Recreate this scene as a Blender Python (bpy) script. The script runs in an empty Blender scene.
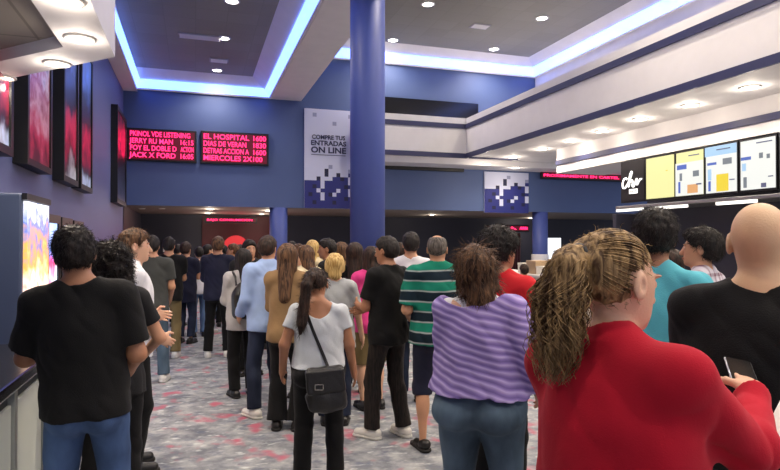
import bpy, bmesh, math, random
import numpy as np
from mathutils import Vector, Matrix, Euler
random.seed(7); RNG = np.random.default_rng(7)
SC = bpy.context.scene; COL = SC.collection
R = math.radians

# ------------------------------------------------------------------ camera
CAM_H = 1.70; FPX = 600.0; YAW = R(18.0); PITCH = R(0.57)
cam_d = bpy.data.cameras.new('camera'); cam = bpy.data.objects.new('camera', cam_d); COL.objects.link(cam)
cam_d.sensor_width = 36.0; cam_d.lens = FPX / 780 * 36; cam_d.clip_start = 0.05; cam_d.clip_end = 200
cam.location = (0, 0, CAM_H); cam.rotation_euler = (R(90) + PITCH, 0, -YAW)
SC.camera = cam
SC.view_settings.view_transform = 'Standard'; SC.view_settings.look = 'None'
SC.view_settings.gamma = 1; SC.view_settings.use_curve_mapping = False
SC.view_settings.exposure = 0.62
_w = bpy.data.worlds.new('world'); SC.world = _w; _w.use_nodes = True
_w.node_tree.nodes['Background'].inputs[0].default_value = (.62, .66, .80, 1); _w.node_tree.nodes['Background'].inputs[1].default_value = .55
_M = cam.rotation_euler.to_matrix()
def ray(px, py): return _M @ Vector(((px - 390) / FPX, (235 - py) / FPX, -1.0))
def on_z(px, py, z):
    d = ray(px, py); return Vector((0, 0, CAM_H)) + d * ((z - CAM_H) / d.z)
def on_x(px, py, x):
    d = ray(px, py); return Vector((0, 0, CAM_H)) + d * (x / d.x)
def on_y(px, py, y):
    d = ray(px, py); return Vector((0, 0, CAM_H)) + d * (y / d.y)
def ground(px, s):                                   # plan position of something s pixels per metre, at column px
    dep = FPX / s; lat = (px - 390) / s
    return (lat * math.cos(YAW) + dep * math.sin(YAW), dep * math.cos(YAW) - lat * math.sin(YAW))

# ------------------------------------------------------------------ materials
def node(nt, typ, **kw):
    n = nt.nodes.new(typ)
    for k, v in kw.items(): setattr(n, k, v)
    return n
def new_mat(name):
    m = bpy.data.materials.new(name); m.use_nodes = True
    nt = m.node_tree; b = nt.nodes['Principled BSDF']
    return m, nt, b
def lin(c): return tuple((x / 255 / 12.92) if x / 255 <= 0.04045 else ((x / 255 + 0.055) / 1.055) ** 2.4 for x in c)
def rgb(c): return (*lin(c), 1.0)
def plain(name, c, rough=0.6, metal=0.0, spec=0.5, bump=0.0, bscale=60.0, var=0.0, vscale=3.0, coat=0.0):
    m, nt, b = new_mat(name)
    b.inputs['Base Color'].default_value = rgb(c); b.inputs['Roughness'].default_value = rough
    b.inputs['Metallic'].default_value = metal; b.inputs['Specular IOR Level'].default_value = spec
    b.inputs['Coat Weight'].default_value = coat
    tc = node(nt, 'ShaderNodeTexCoord')
    if bump:
        n = node(nt, 'ShaderNodeTexNoise'); n.inputs['Scale'].default_value = bscale; n.inputs['Detail'].default_value = 5
        bp = node(nt, 'ShaderNodeBump'); bp.inputs['Strength'].default_value = bump; bp.inputs['Distance'].default_value = 0.01
        nt.links.new(tc.outputs['Object'], n.inputs['Vector']); nt.links.new(n.outputs['Fac'], bp.inputs['Height'])
        nt.links.new(bp.outputs['Normal'], b.inputs['Normal'])
    if var:
        n = node(nt, 'ShaderNodeTexNoise'); n.inputs['Scale'].default_value = vscale; n.inputs['Detail'].default_value = 3
        r = node(nt, 'ShaderNodeValToRGB')
        r.color_ramp.elements[0].color = tuple(x * (1 - var) for x in lin(c)) + (1,)
        r.color_ramp.elements[1].color = tuple(min(1, x * (1 + var)) for x in lin(c)) + (1,)
        r.color_ramp.elements[0].position = .3; r.color_ramp.elements[1].position = .7
        nt.links.new(tc.outputs['Object'], n.inputs['Vector']); nt.links.new(n.outputs['Fac'], r.inputs['Fac'])
        nt.links.new(r.outputs['Color'], b.inputs['Base Color'])
    return m
def glow(name, c, strength, base=(0, 0, 0)):
    m, nt, b = new_mat(name)
    b.inputs['Base Color'].default_value = rgb(base); b.inputs['Emission Color'].default_value = rgb(c)
    b.inputs['Emission Strength'].default_value = strength; b.inputs['Roughness'].default_value = .5
    return m
def attr_mat(name, attr, rough=.6, bump=0, bscale=80, stretch=None, spec=.3, sheen=0, aniso_hair=False, sss=0):
    """colour comes from a colour attribute of the mesh"""
    m, nt, b = new_mat(name)
    a = node(nt, 'ShaderNodeAttribute', attribute_name=attr)
    nt.links.new(a.outputs['Color'], b.inputs['Base Color'])
    b.inputs['Roughness'].default_value = rough; b.inputs['Specular IOR Level'].default_value = spec
    if sheen: b.inputs['Sheen Weight'].default_value = sheen
    if sss:
        b.inputs['Subsurface Weight'].default_value = sss; b.inputs['Subsurface Radius'].default_value = (.4, .15, .1); b.inputs['Subsurface Scale'].default_value = .02
    if bump:
        tc = node(nt, 'ShaderNodeTexCoord'); mp = node(nt, 'ShaderNodeMapping')
        if stretch: mp.inputs['Scale'].default_value = stretch
        n = node(nt, 'ShaderNodeTexNoise'); n.inputs['Scale'].default_value = bscale; n.inputs['Detail'].default_value = 4
        bp = node(nt, 'ShaderNodeBump'); bp.inputs['Strength'].default_value = bump; bp.inputs['Distance'].default_value = 0.01
        nt.links.new(tc.outputs['Object'], mp.inputs['Vector']); nt.links.new(mp.outputs['Vector'], n.inputs['Vector'])
        nt.links.new(n.outputs['Fac'], bp.inputs['Height']); nt.links.new(bp.outputs['Normal'], b.inputs['Normal'])
    return m

# ------------------------------------------------------------------ object helpers
def tag(o, label=None, cat=None, group=None, kind=None):
    if label: o['label'] = label
    if cat: o['category'] = cat
    if group: o['group'] = group
    if kind: o['kind'] = kind
    return o
def empty(name, loc=(0, 0, 0), rz=0.0):
    o = bpy.data.objects.new(name, None); COL.objects.link(o); o.location = loc; o.rotation_euler = (0, 0, rz)
    o.empty_display_size = .1
    return o
def link(name, me, parent=None, loc=None, rz=0.0):
    o = bpy.data.objects.new(name, me); COL.objects.link(o)
    if parent is not None: o.parent = parent
    if loc is not None: o.location = loc
    if rz: o.rotation_euler = (0, 0, rz)
    return o
class MB:
    """collects simple shapes, builds one mesh"""
    def __init__(self): self.v = []; self.f = []; self.m = []; self.mats = []; self.smooth = []
    def mat(self, m):
        if m not in self.mats: self.mats.append(m)
        return self.mats.index(m)
    def add(self, vs, fs, m, sm=False):
        n = len(self.v); self.v += [tuple(x) for x in vs]; self.f += [[i + n for i in f] for f in fs]
        k = self.mat(m); self.m += [k] * len(fs); self.smooth += [sm] * len(fs); return self
    def box(self, x, y, z, m, T=None, bev=0.0):
        x0, x1 = x; y0, y1 = y; z0, z1 = z
        if bev <= 0:
            vs = [Vector((a, b, c)) for c in (z0, z1) for b in (y0, y1) for a in (x0, x1)]
            fs = [(0, 2, 3, 1), (4, 5, 7, 6), (0, 1, 5, 4), (2, 6, 7, 3), (0, 4, 6, 2), (1, 3, 7, 5)]
        else:
            bm = bmesh.new(); bmesh.ops.create_cube(bm, size=1)
            for v in bm.verts: v.co = Vector(((x0 + x1) / 2 + v.co.x * (x1 - x0), (y0 + y1) / 2 + v.co.y * (y1 - y0), (z0 + z1) / 2 + v.co.z * (z1 - z0)))
            bmesh.ops.bevel(bm, geom=bm.edges[:], offset=bev, segments=2, affect='EDGES', profile=.5)
            bm.verts.index_update(); vs = [v.co.copy() for v in bm.verts]; fs = [[v.index for v in f.verts] for f in bm.faces]; bm.free()
        if T is not None: vs = [T @ v for v in vs]
        return self.add(vs, fs, m)
    def prism(self, pts, z0, z1, m, T=None):
        n = len(pts); vs = [Vector((*p, z0)) for p in pts] + [Vector((*p, z1)) for p in pts]
        if T is not None: vs = [T @ v for v in vs]
        fs = [list(range(n))[::-1], list(range(n, 2 * n))] + [(i, (i + 1) % n, n + (i + 1) % n, n + i) for i in range(n)]
        return self.add(vs, fs, m)
    def lathe(self, c, prof, m, seg=24, T=None, sm=True):
        vs = []; fs = []; k = len(prof)
        for i in range(seg):
            a = 2 * math.pi * i / seg
            for r, z in prof: vs.append(Vector((c[0] + r * math.cos(a), c[1] + r * math.sin(a), c[2] + z)))
        for i in range(seg):
            j = (i + 1) % seg
            for q in range(k - 1): fs.append((i * k + q, j * k + q, j * k + q + 1, i * k + q + 1))
        if prof[0][0] > 1e-6: fs.append([i * k for i in range(seg)][::-1])
        if prof[-1][0] > 1e-6: fs.append([i * k + k - 1 for i in range(seg)])
        if T is not None: vs = [T @ v for v in vs]
        return self.add(vs, fs, m, sm)
    def build(self, name, parent=None, loc=None, rz=0.0):
        me = bpy.data.meshes.new(name); me.from_pydata(self.v, [], self.f)
        for m in self.mats: me.materials.append(m)
        me.polygons.foreach_set('material_index', self.m); me.polygons.foreach_set('use_smooth', self.smooth); me.update()
        return link(name, me, parent, loc, rz)
def struct(name, mb, parent=None, label=None):
    o = mb.build(name, parent)
    if parent is None: o['kind'] = 'structure'
    if label: o['label'] = label
    return o
def text(name, body, size, loc, rot, m, parent=None, ext=.004, ax='LEFT', space=1.0, sx=1.0, off=0.0):
    cu = bpy.data.curves.new(name, 'FONT'); cu.body = body; cu.size = size; cu.extrude = ext; cu.align_x = ax; cu.align_y = 'CENTER'
    cu.space_character = space; cu.resolution_u = 3; cu.materials.append(m); cu.offset = off
    o = bpy.data.objects.new(name, cu); COL.objects.link(o); o.location = loc; o.rotation_euler = rot; o.scale = (sx, 1, 1)
    if parent is not None: o.parent = parent
    return o
def fit(t_, w):
    """text to plain mesh, scaled to a given width"""
    bpy.context.view_layer.update(); d = t_.dimensions.x
    if d > 0 and w: t_.scale = (w / (d / t_.scale[0]), 1, 1)
    me = bpy.data.meshes.new_from_object(t_.evaluated_get(bpy.context.evaluated_depsgraph_get()))
    o = bpy.data.objects.new(t_.name + '_', me); o.location = t_.location; o.rotation_euler = t_.rotation_euler; o.scale = t_.scale; o.parent = t_.parent
    bpy.data.objects.remove(t_); o.name = 'lettering'; COL.objects.link(o); return o

# ------------------------------------------------------------------ noise + signed distance shapes, meshed by surface nets
def _h(ix, iy, iz, seed):
    n = (ix * 374761393 + iy * 668265263 + iz * 2147483647 * 3 + seed * 1274126177) & 0xffffffff
    n = ((n ^ (n >> 13)) * 1274126177) & 0xffffffff
    n = n ^ (n >> 16)
    return (n & 0xffff).astype(np.float32) / 32767.5 - 1.0
def vnoise(P, seed=0):
    I = np.floor(P).astype(np.int64); F = (P - I).astype(np.float32); F = F * F * (3 - 2 * F)
    x, y, z = I[:, 0], I[:, 1], I[:, 2]; fx, fy, fz = F[:, 0], F[:, 1], F[:, 2]
    def L(a, b, t): return a + (b - a) * t
    c = [[[_h(x + i, y + j, z + k, seed) for k in (0, 1)] for j in (0, 1)] for i in (0, 1)]
    return L(L(L(c[0][0][0], c[1][0][0], fx), L(c[0][1][0], c[1][1][0], fx), fy),
             L(L(c[0][0][1], c[1][0][1], fx), L(c[0][1][1], c[1][1][1], fx), fy), fz)
def V(*a): return np.array(a if len(a) > 1 else a[0], dtype=np.float64)
def unit(v): v = np.asarray(v, float); return v / (np.linalg.norm(v) + 1e-12)
def prim_d(P, pr):
    t = pr[0]; kw = pr[-1]
    if t == 'rc':
        _, a, b, ra, rb, _k = pr
        Q = P
        if 'u' in kw:
            u = unit(kw['u']).astype(np.float32); f = kw['f']; o = P - a.astype(np.float32)
            Q = P + (o @ u)[:, None] * u * (1 / f - 1)
            ba = b - a; ba = ba + np.dot(ba, u) * u * (1 / f - 1); b = a + ba
        ba = (b - a).astype(np.float32); pa = Q - a.astype(np.float32)
        h = np.clip(pa @ ba / (ba @ ba + 1e-9), 0, 1)
        d = np.linalg.norm(pa - h[:, None] * ba, axis=1) - (ra + (rb - ra) * h)
    elif t == 'el':
        _, c, M, r, _k = pr
        q = (P - c.astype(np.float32)) @ M.astype(np.float32)
        r = np.asarray(r, np.float32)
        k0 = np.linalg.norm(q / r, axis=1); k1 = np.linalg.norm(q / (r * r), axis=1) + 1e-6
        d = k0 * (k0 - 1) / k1
    elif t == 'bx':
        _, c, M, r, _k = pr
        q = np.abs((P - c.astype(np.float32)) @ M.astype(np.float32)) - (np.asarray(r, np.float32) - kw.get('round', .01))
        d = np.linalg.norm(np.maximum(q, 0), axis=1) + np.minimum(q.max(1), 0) - kw.get('round', .01)
    for pt, n in kw.get('clip', ()):
        d = np.maximum(d, (P - np.asarray(pt, np.float32)) @ unit(n).astype(np.float32))
    return d.astype(np.float32)
def sdf(P, prims):
    d = None
    for pr in prims:
        k = pr[-1].get('k', .02); op = pr[-1].get('op', 'u'); e = prim_d(P, pr)
        if d is None: d = e; continue
        if op == 'u':
            if k <= 0: d = np.minimum(d, e)
            else:
                h = np.maximum(k - np.abs(d - e), 0) / k; d = np.minimum(d, e) - h * h * k * .25
        elif op == 's':
            if k <= 0: d = np.maximum(d, -e)
            else:
                h = np.maximum(k - np.abs(d + e), 0) / k; d = np.maximum(d, -e) + h * h * k * .25
        elif op == 'i': d = np.maximum(d, e)
    return d
def prim_box(prims):
    lo = np.full(3, 9e9); hi = -lo
    for pr in prims:
        if pr[-1].get('op', 'u') != 'u': continue
        if pr[0] == 'rc':
            r = max(pr[3], pr[4]); pts = [pr[1], pr[2]]
        else: r = max(pr[3]) * (1.75 if pr[0] == 'bx' else 1); pts = [pr[1]]
        for p in pts: lo = np.minimum(lo, p - r); hi = np.maximum(hi, p + r)
    return lo, hi
def net(prims, vox, disp=None, pad=.02):
    """prims -> (verts, quads)"""
    lo, hi = prim_box(prims); lo = lo - pad - vox * 2; hi = hi + pad + vox * 2
    C = 4; n = (np.ceil((hi - lo) / vox / C).astype(int) + 1)
    ax = [lo[i] + (np.arange(n[i]) * C + (C - 1) / 2) * vox for i in range(3)]
    G = np.stack(np.meshgrid(*ax, indexing='ij'), -1).reshape(-1, 3).astype(np.float32)
    dc = sdf(G, prims).reshape(n)
    D = np.repeat(np.repeat(np.repeat(dc, C, 0), C, 1), C, 2)
    lim = vox * C * 1.35 + pad
    idx = np.argwhere(np.abs(dc) < lim)
    if len(idx) == 0: return None
    off = np.stack(np.meshgrid(*[np.arange(C)] * 3, indexing='ij'), -1).reshape(-1, 3)
    fi = (idx[:, None, :] * C + off[None]).reshape(-1, 3)
    out = np.empty(len(fi), np.float32)
    for s in range(0, len(fi), 200000):
        P = (lo + fi[s:s + 200000] * vox).astype(np.float32)
        d = sdf(P, prims)
        if disp is not None: d = d + disp(P)
        out[s:s + 200000] = d
    D[fi[:, 0], fi[:, 1], fi[:, 2]] = out
    S = D < 0
    nx, ny, nz = D.shape
    s8 = S[:-1, :-1, :-1].astype(np.int8)
    cnt = np.zeros((nx - 1, ny - 1, nz - 1), np.int8)
    for i in (0, 1):
        for j in (0, 1):
            for k in (0, 1): cnt += S[i:nx - 1 + i, j:ny - 1 + j, k:nz - 1 + k]
    act = np.argwhere((cnt > 0) & (cnt < 8))
    vid = np.full(cnt.shape, -1, np.int32); vid[act[:, 0], act[:, 1], act[:, 2]] = np.arange(len(act))
    acc = np.zeros((len(act), 3), np.float32); num = np.zeros(len(act), np.float32)
    corners = [(i, j, k) for i in (0, 1) for j in (0, 1) for k in (0, 1)]
    cv = {c: D[act[:, 0] + c[0], act[:, 1] + c[1], act[:, 2] + c[2]] for c in corners}
    for c in corners:
        for a in range(3):
            if c[a]: continue
            e = list(c); e[a] = 1; e = tuple(e); d0, d1 = cv[c], cv[e]
            m = (d0 < 0) != (d1 < 0); t = np.where(m, d0 / np.where(m, d0 - d1, 1), 0)
            p = np.tile(np.array(c, np.float32), (len(act), 1)); p[:, a] = t
            acc[m] += p[m]; num[m] += 1
    verts = lo + (act + acc / num[:, None]) * vox
    quads = []
    for a in range(3):
        b, c = (a + 1) % 3, (a + 2) % 3
        sl0 = [slice(None)] * 3; sl1 = [slice(None)] * 3; sl0[a] = slice(0, -1); sl1[a] = slice(1, None)
        A = S[tuple(sl0)]; B = S[tuple(sl1)]
        for flip, msk in ((0, A & ~B), (1, ~A & B)):
            e = np.argwhere(msk); e = e[(e[:, b] > 0) & (e[:, c] > 0) & (e[:, b] < D.shape[b] - 1) & (e[:, c] < D.shape[c] - 1)]
            if len(e) == 0: continue
            db = np.zeros(3, int); db[b] = 1; dd = np.zeros(3, int); dd[c] = 1
            q = [e - db - dd, e - dd, e, e - db]
            q = np.stack([vid[x[:, 0], x[:, 1], x[:, 2]] for x in q], 1)
            if flip: q = q[:, ::-1]
            quads.append(q)
    quads = np.concatenate(quads); quads = quads[(quads >= 0).all(1)]
    return verts, quads
def mesh_np(name, verts, quads, mats, colors=None, smooth=True):
    me = bpy.data.meshes.new(name)
    me.vertices.add(len(verts)); me.vertices.foreach_set('co', np.asarray(verts, np.float32).ravel())
    me.loops.add(quads.size); me.loops.foreach_set('vertex_index', quads.astype(np.int32).ravel())
    me.polygons.add(len(quads)); me.polygons.foreach_set('loop_start', (np.arange(len(quads)) * quads.shape[1]).astype(np.int32))
    me.polygons.foreach_set('use_smooth', np.full(len(quads), smooth, bool))
    for m in mats: me.materials.append(m)
    me.update(calc_edges=True)
    if colors is not None:
        at = me.color_attributes.new('tint', 'FLOAT_COLOR', 'POINT')
        c4 = np.ones((len(verts), 4), np.float32); c4[:, :3] = colors; at.data.foreach_set('color', c4.ravel())
    return me
# ------------------------------------------------------------------ people
def rX(a): c, s = math.cos(a), math.sin(a); return np.array([[1, 0, 0], [0, c, -s], [0, s, c]])
def rY(a): c, s = math.cos(a), math.sin(a); return np.array([[c, 0, s], [0, 1, 0], [-s, 0, c]])
def rZ(a): c, s = math.cos(a), math.sin(a); return np.array([[c, -s, 0], [s, c, 0], [0, 0, 1]])
I3 = np.eye(3)
SKIN = attr_mat('skin', 'tint', rough=.5, bump=.12, bscale=140, spec=.4, sss=.08)
_cloth = {}
def cloth(name, c, rough=.85, bump=.25, bscale=220, var=.10, vscale=7, sheen=.04):
    if name in _cloth: return _cloth[name]
    m = plain('cloth_' + name, c, rough, 0, .25, bump, bscale, var, vscale); m.node_tree.nodes['Principled BSDF'].inputs['Sheen Weight'].default_value = sheen
    _cloth[name] = m; return m
def denim(name, c):
    if name in _cloth: return _cloth[name]
    m, nt, b = new_mat('denim_' + name); b.inputs['Roughness'].default_value = .85; b.inputs['Specular IOR Level'].default_value = .2
    tc = node(nt, 'ShaderNodeTexCoord'); n = node(nt, 'ShaderNodeTexNoise'); n.inputs['Scale'].default_value = 5; n.inputs['Detail'].default_value = 6
    mp = node(nt, 'ShaderNodeMapping'); mp.inputs['Scale'].default_value = (1, 1, .45)
    r = node(nt, 'ShaderNodeValToRGB'); L = lin(c)
    r.color_ramp.elements[0].color = tuple(x * .6 for x in L) + (1,); r.color_ramp.elements[1].color = tuple(min(1, x * 1.6 + .01) for x in L) + (1,)
    r.color_ramp.elements[0].position = .35; r.color_ramp.elements[1].position = .7
    w = node(nt, 'ShaderNodeTexNoise'); w.inputs['Scale'].default_value = 260
    bp = node(nt, 'ShaderNodeBump'); bp.inputs['Strength'].default_value = .3; bp.inputs['Distance'].default_value = .004
    nt.links.new(tc.outputs['Object'], mp.inputs['Vector']); nt.links.new(mp.outputs['Vector'], n.inputs['Vector'])
    nt.links.new(n.outputs['Fac'], r.inputs['Fac']); nt.links.new(r.outputs['Color'], b.inputs['Base Color'])
    nt.links.new(tc.outputs['Object'], w.inputs['Vector']); nt.links.new(w.outputs['Fac'], bp.inputs['Height']); nt.links.new(bp.outputs['Normal'], b.inputs['Normal'])
    _cloth[name] = m; return m
def hairmat(name, c0, c1, scale=70, z=.12, rough=.58):
    if name in _cloth: return _cloth[name]
    m, nt, b = new_mat('hair_' + name); b.inputs['Roughness'].default_value = rough; b.inputs['Specular IOR Level'].default_value = .28
    tc = node(nt, 'ShaderNodeTexCoord'); mp = node(nt, 'ShaderNodeMapping'); mp.inputs['Scale'].default_value = (1, 1, z)
    n = node(nt, 'ShaderNodeTexNoise'); n.inputs['Scale'].default_value = scale; n.inputs['Detail'].default_value = 4; n.inputs['Distortion'].default_value = .6
    r = node(nt, 'ShaderNodeValToRGB'); r.color_ramp.elements[0].color = rgb(c0); r.color_ramp.elements[1].color = rgb(c1)
    r.color_ramp.elements[0].position = .38; r.color_ramp.elements[1].position = .66
    bp = node(nt, 'ShaderNodeBump'); bp.inputs['Strength'].default_value = .6; bp.inputs['Distance'].default_value = .006
    nt.links.new(tc.outputs['Object'], mp.inputs['Vector']); nt.links.new(mp.outputs['Vector'], n.inputs['Vector'])
    nt.links.new(n.outputs['Fac'], r.inputs['Fac']); nt.links.new(r.outputs['Color'], b.inputs['Base Color'])
    nt.links.new(n.outputs['Fac'], bp.inputs['Height']); nt.links.new(bp.outputs['Normal'], b.inputs['Normal'])
    _cloth[name] = m; return m
H_BLACK = hairmat('black', (14, 12, 12), (44, 36, 32)); H_DARK = hairmat('dark_brown', (22, 16, 13), (66, 46, 36))
H_BROWN = hairmat('brown', (44, 30, 22), (118, 86, 60)); H_DBLOND = hairmat('dark_blond', (74, 52, 30), (184, 152, 104), 60)
H_BLOND = hairmat('blond', (160, 124, 66), (226, 196, 132)); H_GREY = hairmat('grey', (60, 56, 52), (120, 112, 104))
S_LIGHT = (222, 176, 146); S_MID = (196, 146, 114); S_TAN = (168, 118, 88); S_DARK = (120, 80, 58)

def fold(amp, seed=0, q=1.0, fx=11.0, fz=4.5):
    def f(P):
        w = vnoise(P * 5.0, seed + 5) * .6
        A = P * np.array([fx, fx, fz], np.float32); A[:, 2] += w * 1.5; A[:, 0] += w
        a = vnoise(A, seed)
        B = P @ rY(.7).astype(np.float32).T * np.array([16, 12, 6], np.float32)
        b = 1 - 2 * np.abs(vnoise(B, seed + 1))
        return (amp * (.65 * a + .45 * b)).astype(np.float32)
    return f

class Fig:
    def __init__(s, H=1.75, g=1.0, fem=False, lean=0, side=0, twist=0, head=(0, 0, 0), armL=None, armR=None,
                 feet=None, sw=None, belly=0, hipg=None, vox=.010, skin=S_MID, ag=None, hs=1.0):
        s.q = H / 1.75; s.g = g; s.fem = fem; s.vox = vox / s.q; s.skin = skin; s.hs = hs
        s.Rc = rZ(-R(twist)) @ rX(-R(lean)) @ rY(R(side)); s.pc = V(0, 0, 1.0)
        s.Rh = rZ(-R(head[0])) @ rX(-R(head[1])) @ rY(R(head[2])); s.ph = V(0, -.005, 1.50)
        s.RH = s.Rc @ s.Rh
        s.sw = sw or ((.168 if fem else .188) * (1 + (g - 1) * .45))
        s.ag = ag or (1 + (g - 1) * .7) * (.9 if fem else 1.0)
        s.hg = hipg or g * (1.04 if fem else 1.0); s.belly = belly
        s.arms = {}
        for sg, a in ((-1, armL), (1, armR)):
            a = dict(dict(t=(.27 + (g - 1) * .2, .07, .90), hint=(.3, -1, 0), n=None, d=None, curl=.35), **(a or {}))
            S = s.C((sg * s.sw, -.005, 1.425)); T = V(sg * a['t'][0], a['t'][1], a['t'][2])
            L1, L2 = .285, .255; v = T - S; L = np.linalg.norm(v)
            if L > (L1 + L2) * .995: T = S + v / L * (L1 + L2) * .995; v = T - S; L = np.linalg.norm(v)
            x = (L1 * L1 - L2 * L2 + L * L) / (2 * L); h = math.sqrt(max(L1 * L1 - x * x, 0))
            hn = V(sg * a['hint'][0], a['hint'][1], a['hint'][2]); e = unit(v); hn = unit(hn - hn @ e * e)
            E = S + e * x + hn * h
            d = unit(T - E) if a['d'] is None else unit(V(sg * a['d'][0], a['d'][1], a['d'][2]))
            n = V(-sg, 0, 0) if a['n'] is None else V(sg * a['n'][0], a['n'][1], a['n'][2])
            n = unit(n - n @ d * d)
            s.arms[sg] = (S, E, T, d, n, a['curl'])
        s.legs = {}
        feet = feet or ((.10, 0.0, 8), (.10, .0, 8))        # outward, forward, toe angle: left, right
        for sg, ft in ((-1, feet[0]), (1, feet[1])):
            Hh = V(sg * .088 * s.hg ** .5, 0, .92); A = V(sg * ft[0], ft[1] - .02, .075)
            L1, L2 = .435, .42; v = A - Hh; L = np.linalg.norm(v)
            if L > (L1 + L2) * .998: L1 = L2 = L / 2 / .997
            x = (L1 * L1 - L2 * L2 + L * L) / (2 * L); h = math.sqrt(max(L1 * L1 - x * x, 0))
            e = unit(v); f = V(sg * .1, 1, 0); f = unit(f - f @ e * e)
            s.legs[sg] = (Hh, Hh + e * x + f * h, A, R(ft[2]) * sg)
    def C(s, p): return s.pc + s.Rc @ (V(*p) - s.pc)
    def T(s, p): return s.C(s.ph + s.Rh @ ((V(*p) - V(0, 0, 1.50)) * s.hs + V(0, 0, 1.50) - s.ph))
    # -- pieces
    def torso(s, t=0.0, low=True):
        g, hg = s.g, s.hg; P = []
        el = lambda c, r, M, k=.05: P.append(('el', c, M, [x + t for x in r], dict(k=k)))
        if low: el(V(0, -.005, .95), (.155 * hg, .11 * hg, .13), I3)
        el(s.C((0, .005 + s.belly * .3, 1.10)), ((.128 if s.fem else .142) * g, (.098 + s.belly * .5) * g, .15), s.Rc, .08)
        el(s.C((0, .0, 1.27)), ((.142 if s.fem else .162) * g, .108 * g ** .8, .19), s.Rc, .07)
        rs = .052 * s.ag ** .5 + t
        P.append(('rc', s.C((-s.sw * .82, -.012, 1.415)), s.C((s.sw * .82, -.012, 1.415)), rs, rs, dict(k=.06)))
        for sg in (-1, 1):
            P.append(('rc', s.C((sg * s.sw * .72, -.02, 1.435)), s.C((sg * .03, -.015, 1.50)), .040 + t * .7, .045 + t * .5, dict(k=.05)))
            if s.fem: el(s.C((sg * .07 * g, .085 * g, 1.275)), (.062 * g, .058 * g, .062 * g), s.Rc, .03)
            if low: el(V(sg * .068 * hg, -.055 * hg, .91), (.085 * hg, .085 * hg, .095), I3, .03)
        return P
    def arm(s, sg, t=0.0, frac=2.0, flare=0.0, ends=True):
        S, E, W, d, n, c = s.arms[sg]; a = s.ag
        ra, rb, rc_ = .050 * a + t, .040 * a ** .8 + t, .027 * a ** .5 + t; P = []
        if frac >= 1: 
            P.append(('rc', S, E, ra, rb, dict(k=.045)))
            f2 = min(1, frac - 1)
            if f2 > 0:
                e = E + (W - E) * f2; r2 = rb + (rc_ - rb) * f2 + flare
                cl = [(e, W - E)] if ends and frac < 3 else []
                P.append(('rc', E, e + unit(W - E) * .03, rb, r2, dict(k=.03, clip=cl)))
        else:
            e = S + (E - S) * frac
            P.append(('rc', S, e + unit(E - S) * .04, ra, ra + (rb - ra) * frac + flare, dict(k=.045, clip=[(e, E - S)])))
        return P
    def hand(s, sg):
        S, E, W, d, n, c = s.arms[sg]; th = sg * np.cross(d, n); P = []; mn = s.vox * .72
        M = np.stack([d, th, n], 1)
        P.append(('rc', W - d * .02, W + d * .02, .025, .024, dict(k=.02, u=n, f=.75)))
        P.append(('el', W + d * .05, M, (.054, .042, max(.017, mn)), dict(k=.02)))
        def chain(b, d0, L, r, c0, c1):
            p = b; dd = d0; ang = c0
            for j, fr in enumerate((.45, .32, .26)):
                dd = unit(math.cos(ang) * dd + math.sin(ang) * n) if j else unit(math.cos(c0 * .6) * d0 + math.sin(c0 * .6) * n)
                nd = n - n @ dd * dd
                p2 = p + dd * L * fr; P.append(('rc', p, p2, max(r, mn), max(r * .9, mn), dict(k=.006))); p = p2; r *= .93
                ang = c1
        for i, (o, L) in enumerate(((.030, .073), (.0105, .081), (-.0095, .075), (-.029, .058))):
            chain(W + d * .080 + th * o * 1.0 - d * (.008 if i == 3 else 0), unit(d + th * o * 2.2), L, .0088 - (.001 if i == 3 else 0), c, c * .9)
        b = W + d * .03 + th * .028; t1 = b + unit(d * .6 + th * .75 + n * .3) * .045
        P.append(('rc', b, t1, max(.0125, mn), max(.0105, mn), dict(k=.012)))
        P.append(('rc', t1, t1 + unit(d * .95 + th * .2 + n * .5) * .036, max(.0105, mn), max(.008, mn), dict(k=.006)))
        return P
    def leg(s, sg, t=0.0, frac=2.0, cuff=0.0):
        Hh, K, A, ta = s.legs[sg]; hg = s.hg; P = []
        r0, r1, r2 = .083 * hg + t, .054 * hg ** .6 + t, .037 + t + cuff
        if frac <= 1:
            e = Hh + (K - Hh) * frac
            P.append(('rc', Hh, e + unit(K - Hh) * .05, r0, r0 + (r1 - r0) * frac + cuff, dict(k=.03, clip=[(e, K - Hh)])))
        else:
            P.append(('rc', Hh, K, r0, r1, dict(k=.03)))
            f = frac - 1; e = K + (A - K) * f; cl = [(e, A - K)] if frac < 2.2 else []
            P.append(('rc', K, e + unit(A - K) * .04 if cl else A, r1, r1 + (r2 - r1) * f, dict(k=.03, clip=cl)))
            if f > .4: P.append(('el', K + (A - K) * .3 + V(0, -.022, 0), I3, (.050 * hg ** .5 + t, .05 * hg ** .5 + t, .12), dict(k=.03)))
        return P
    def headp(s):
        P = []; Tt = s.T; M = s.RH; h = s.hs
        el = lambda c, r, k=.02, **kw: P.append(('el', Tt(c), M, [x * h for x in r], dict(k=k * h, **kw)))
        P.append(('rc', s.C((0, -.015, 1.44)), Tt((0, .005, 1.57)), (.052 if s.fem else .060) * (1 + (s.g - 1) * .5), (.048 if s.fem else .057) * (1 + (s.g - 1) * .4), dict(k=.03)))
        el((0, -.012, 1.660), (.075, .096, .090), .04); el((0, .035, 1.615), (.062, .062, .075), .03)
        el((0, .052, 1.563), (.040 if s.fem else .046, .042, .034), .03); el((0, .078, 1.546), (.020, .018, .016), .015)
        P.append(('rc', Tt((0, .092, 1.645)), Tt((0, .112, 1.607)), .009 * h, .0135 * h, dict(k=.012)))
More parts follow.
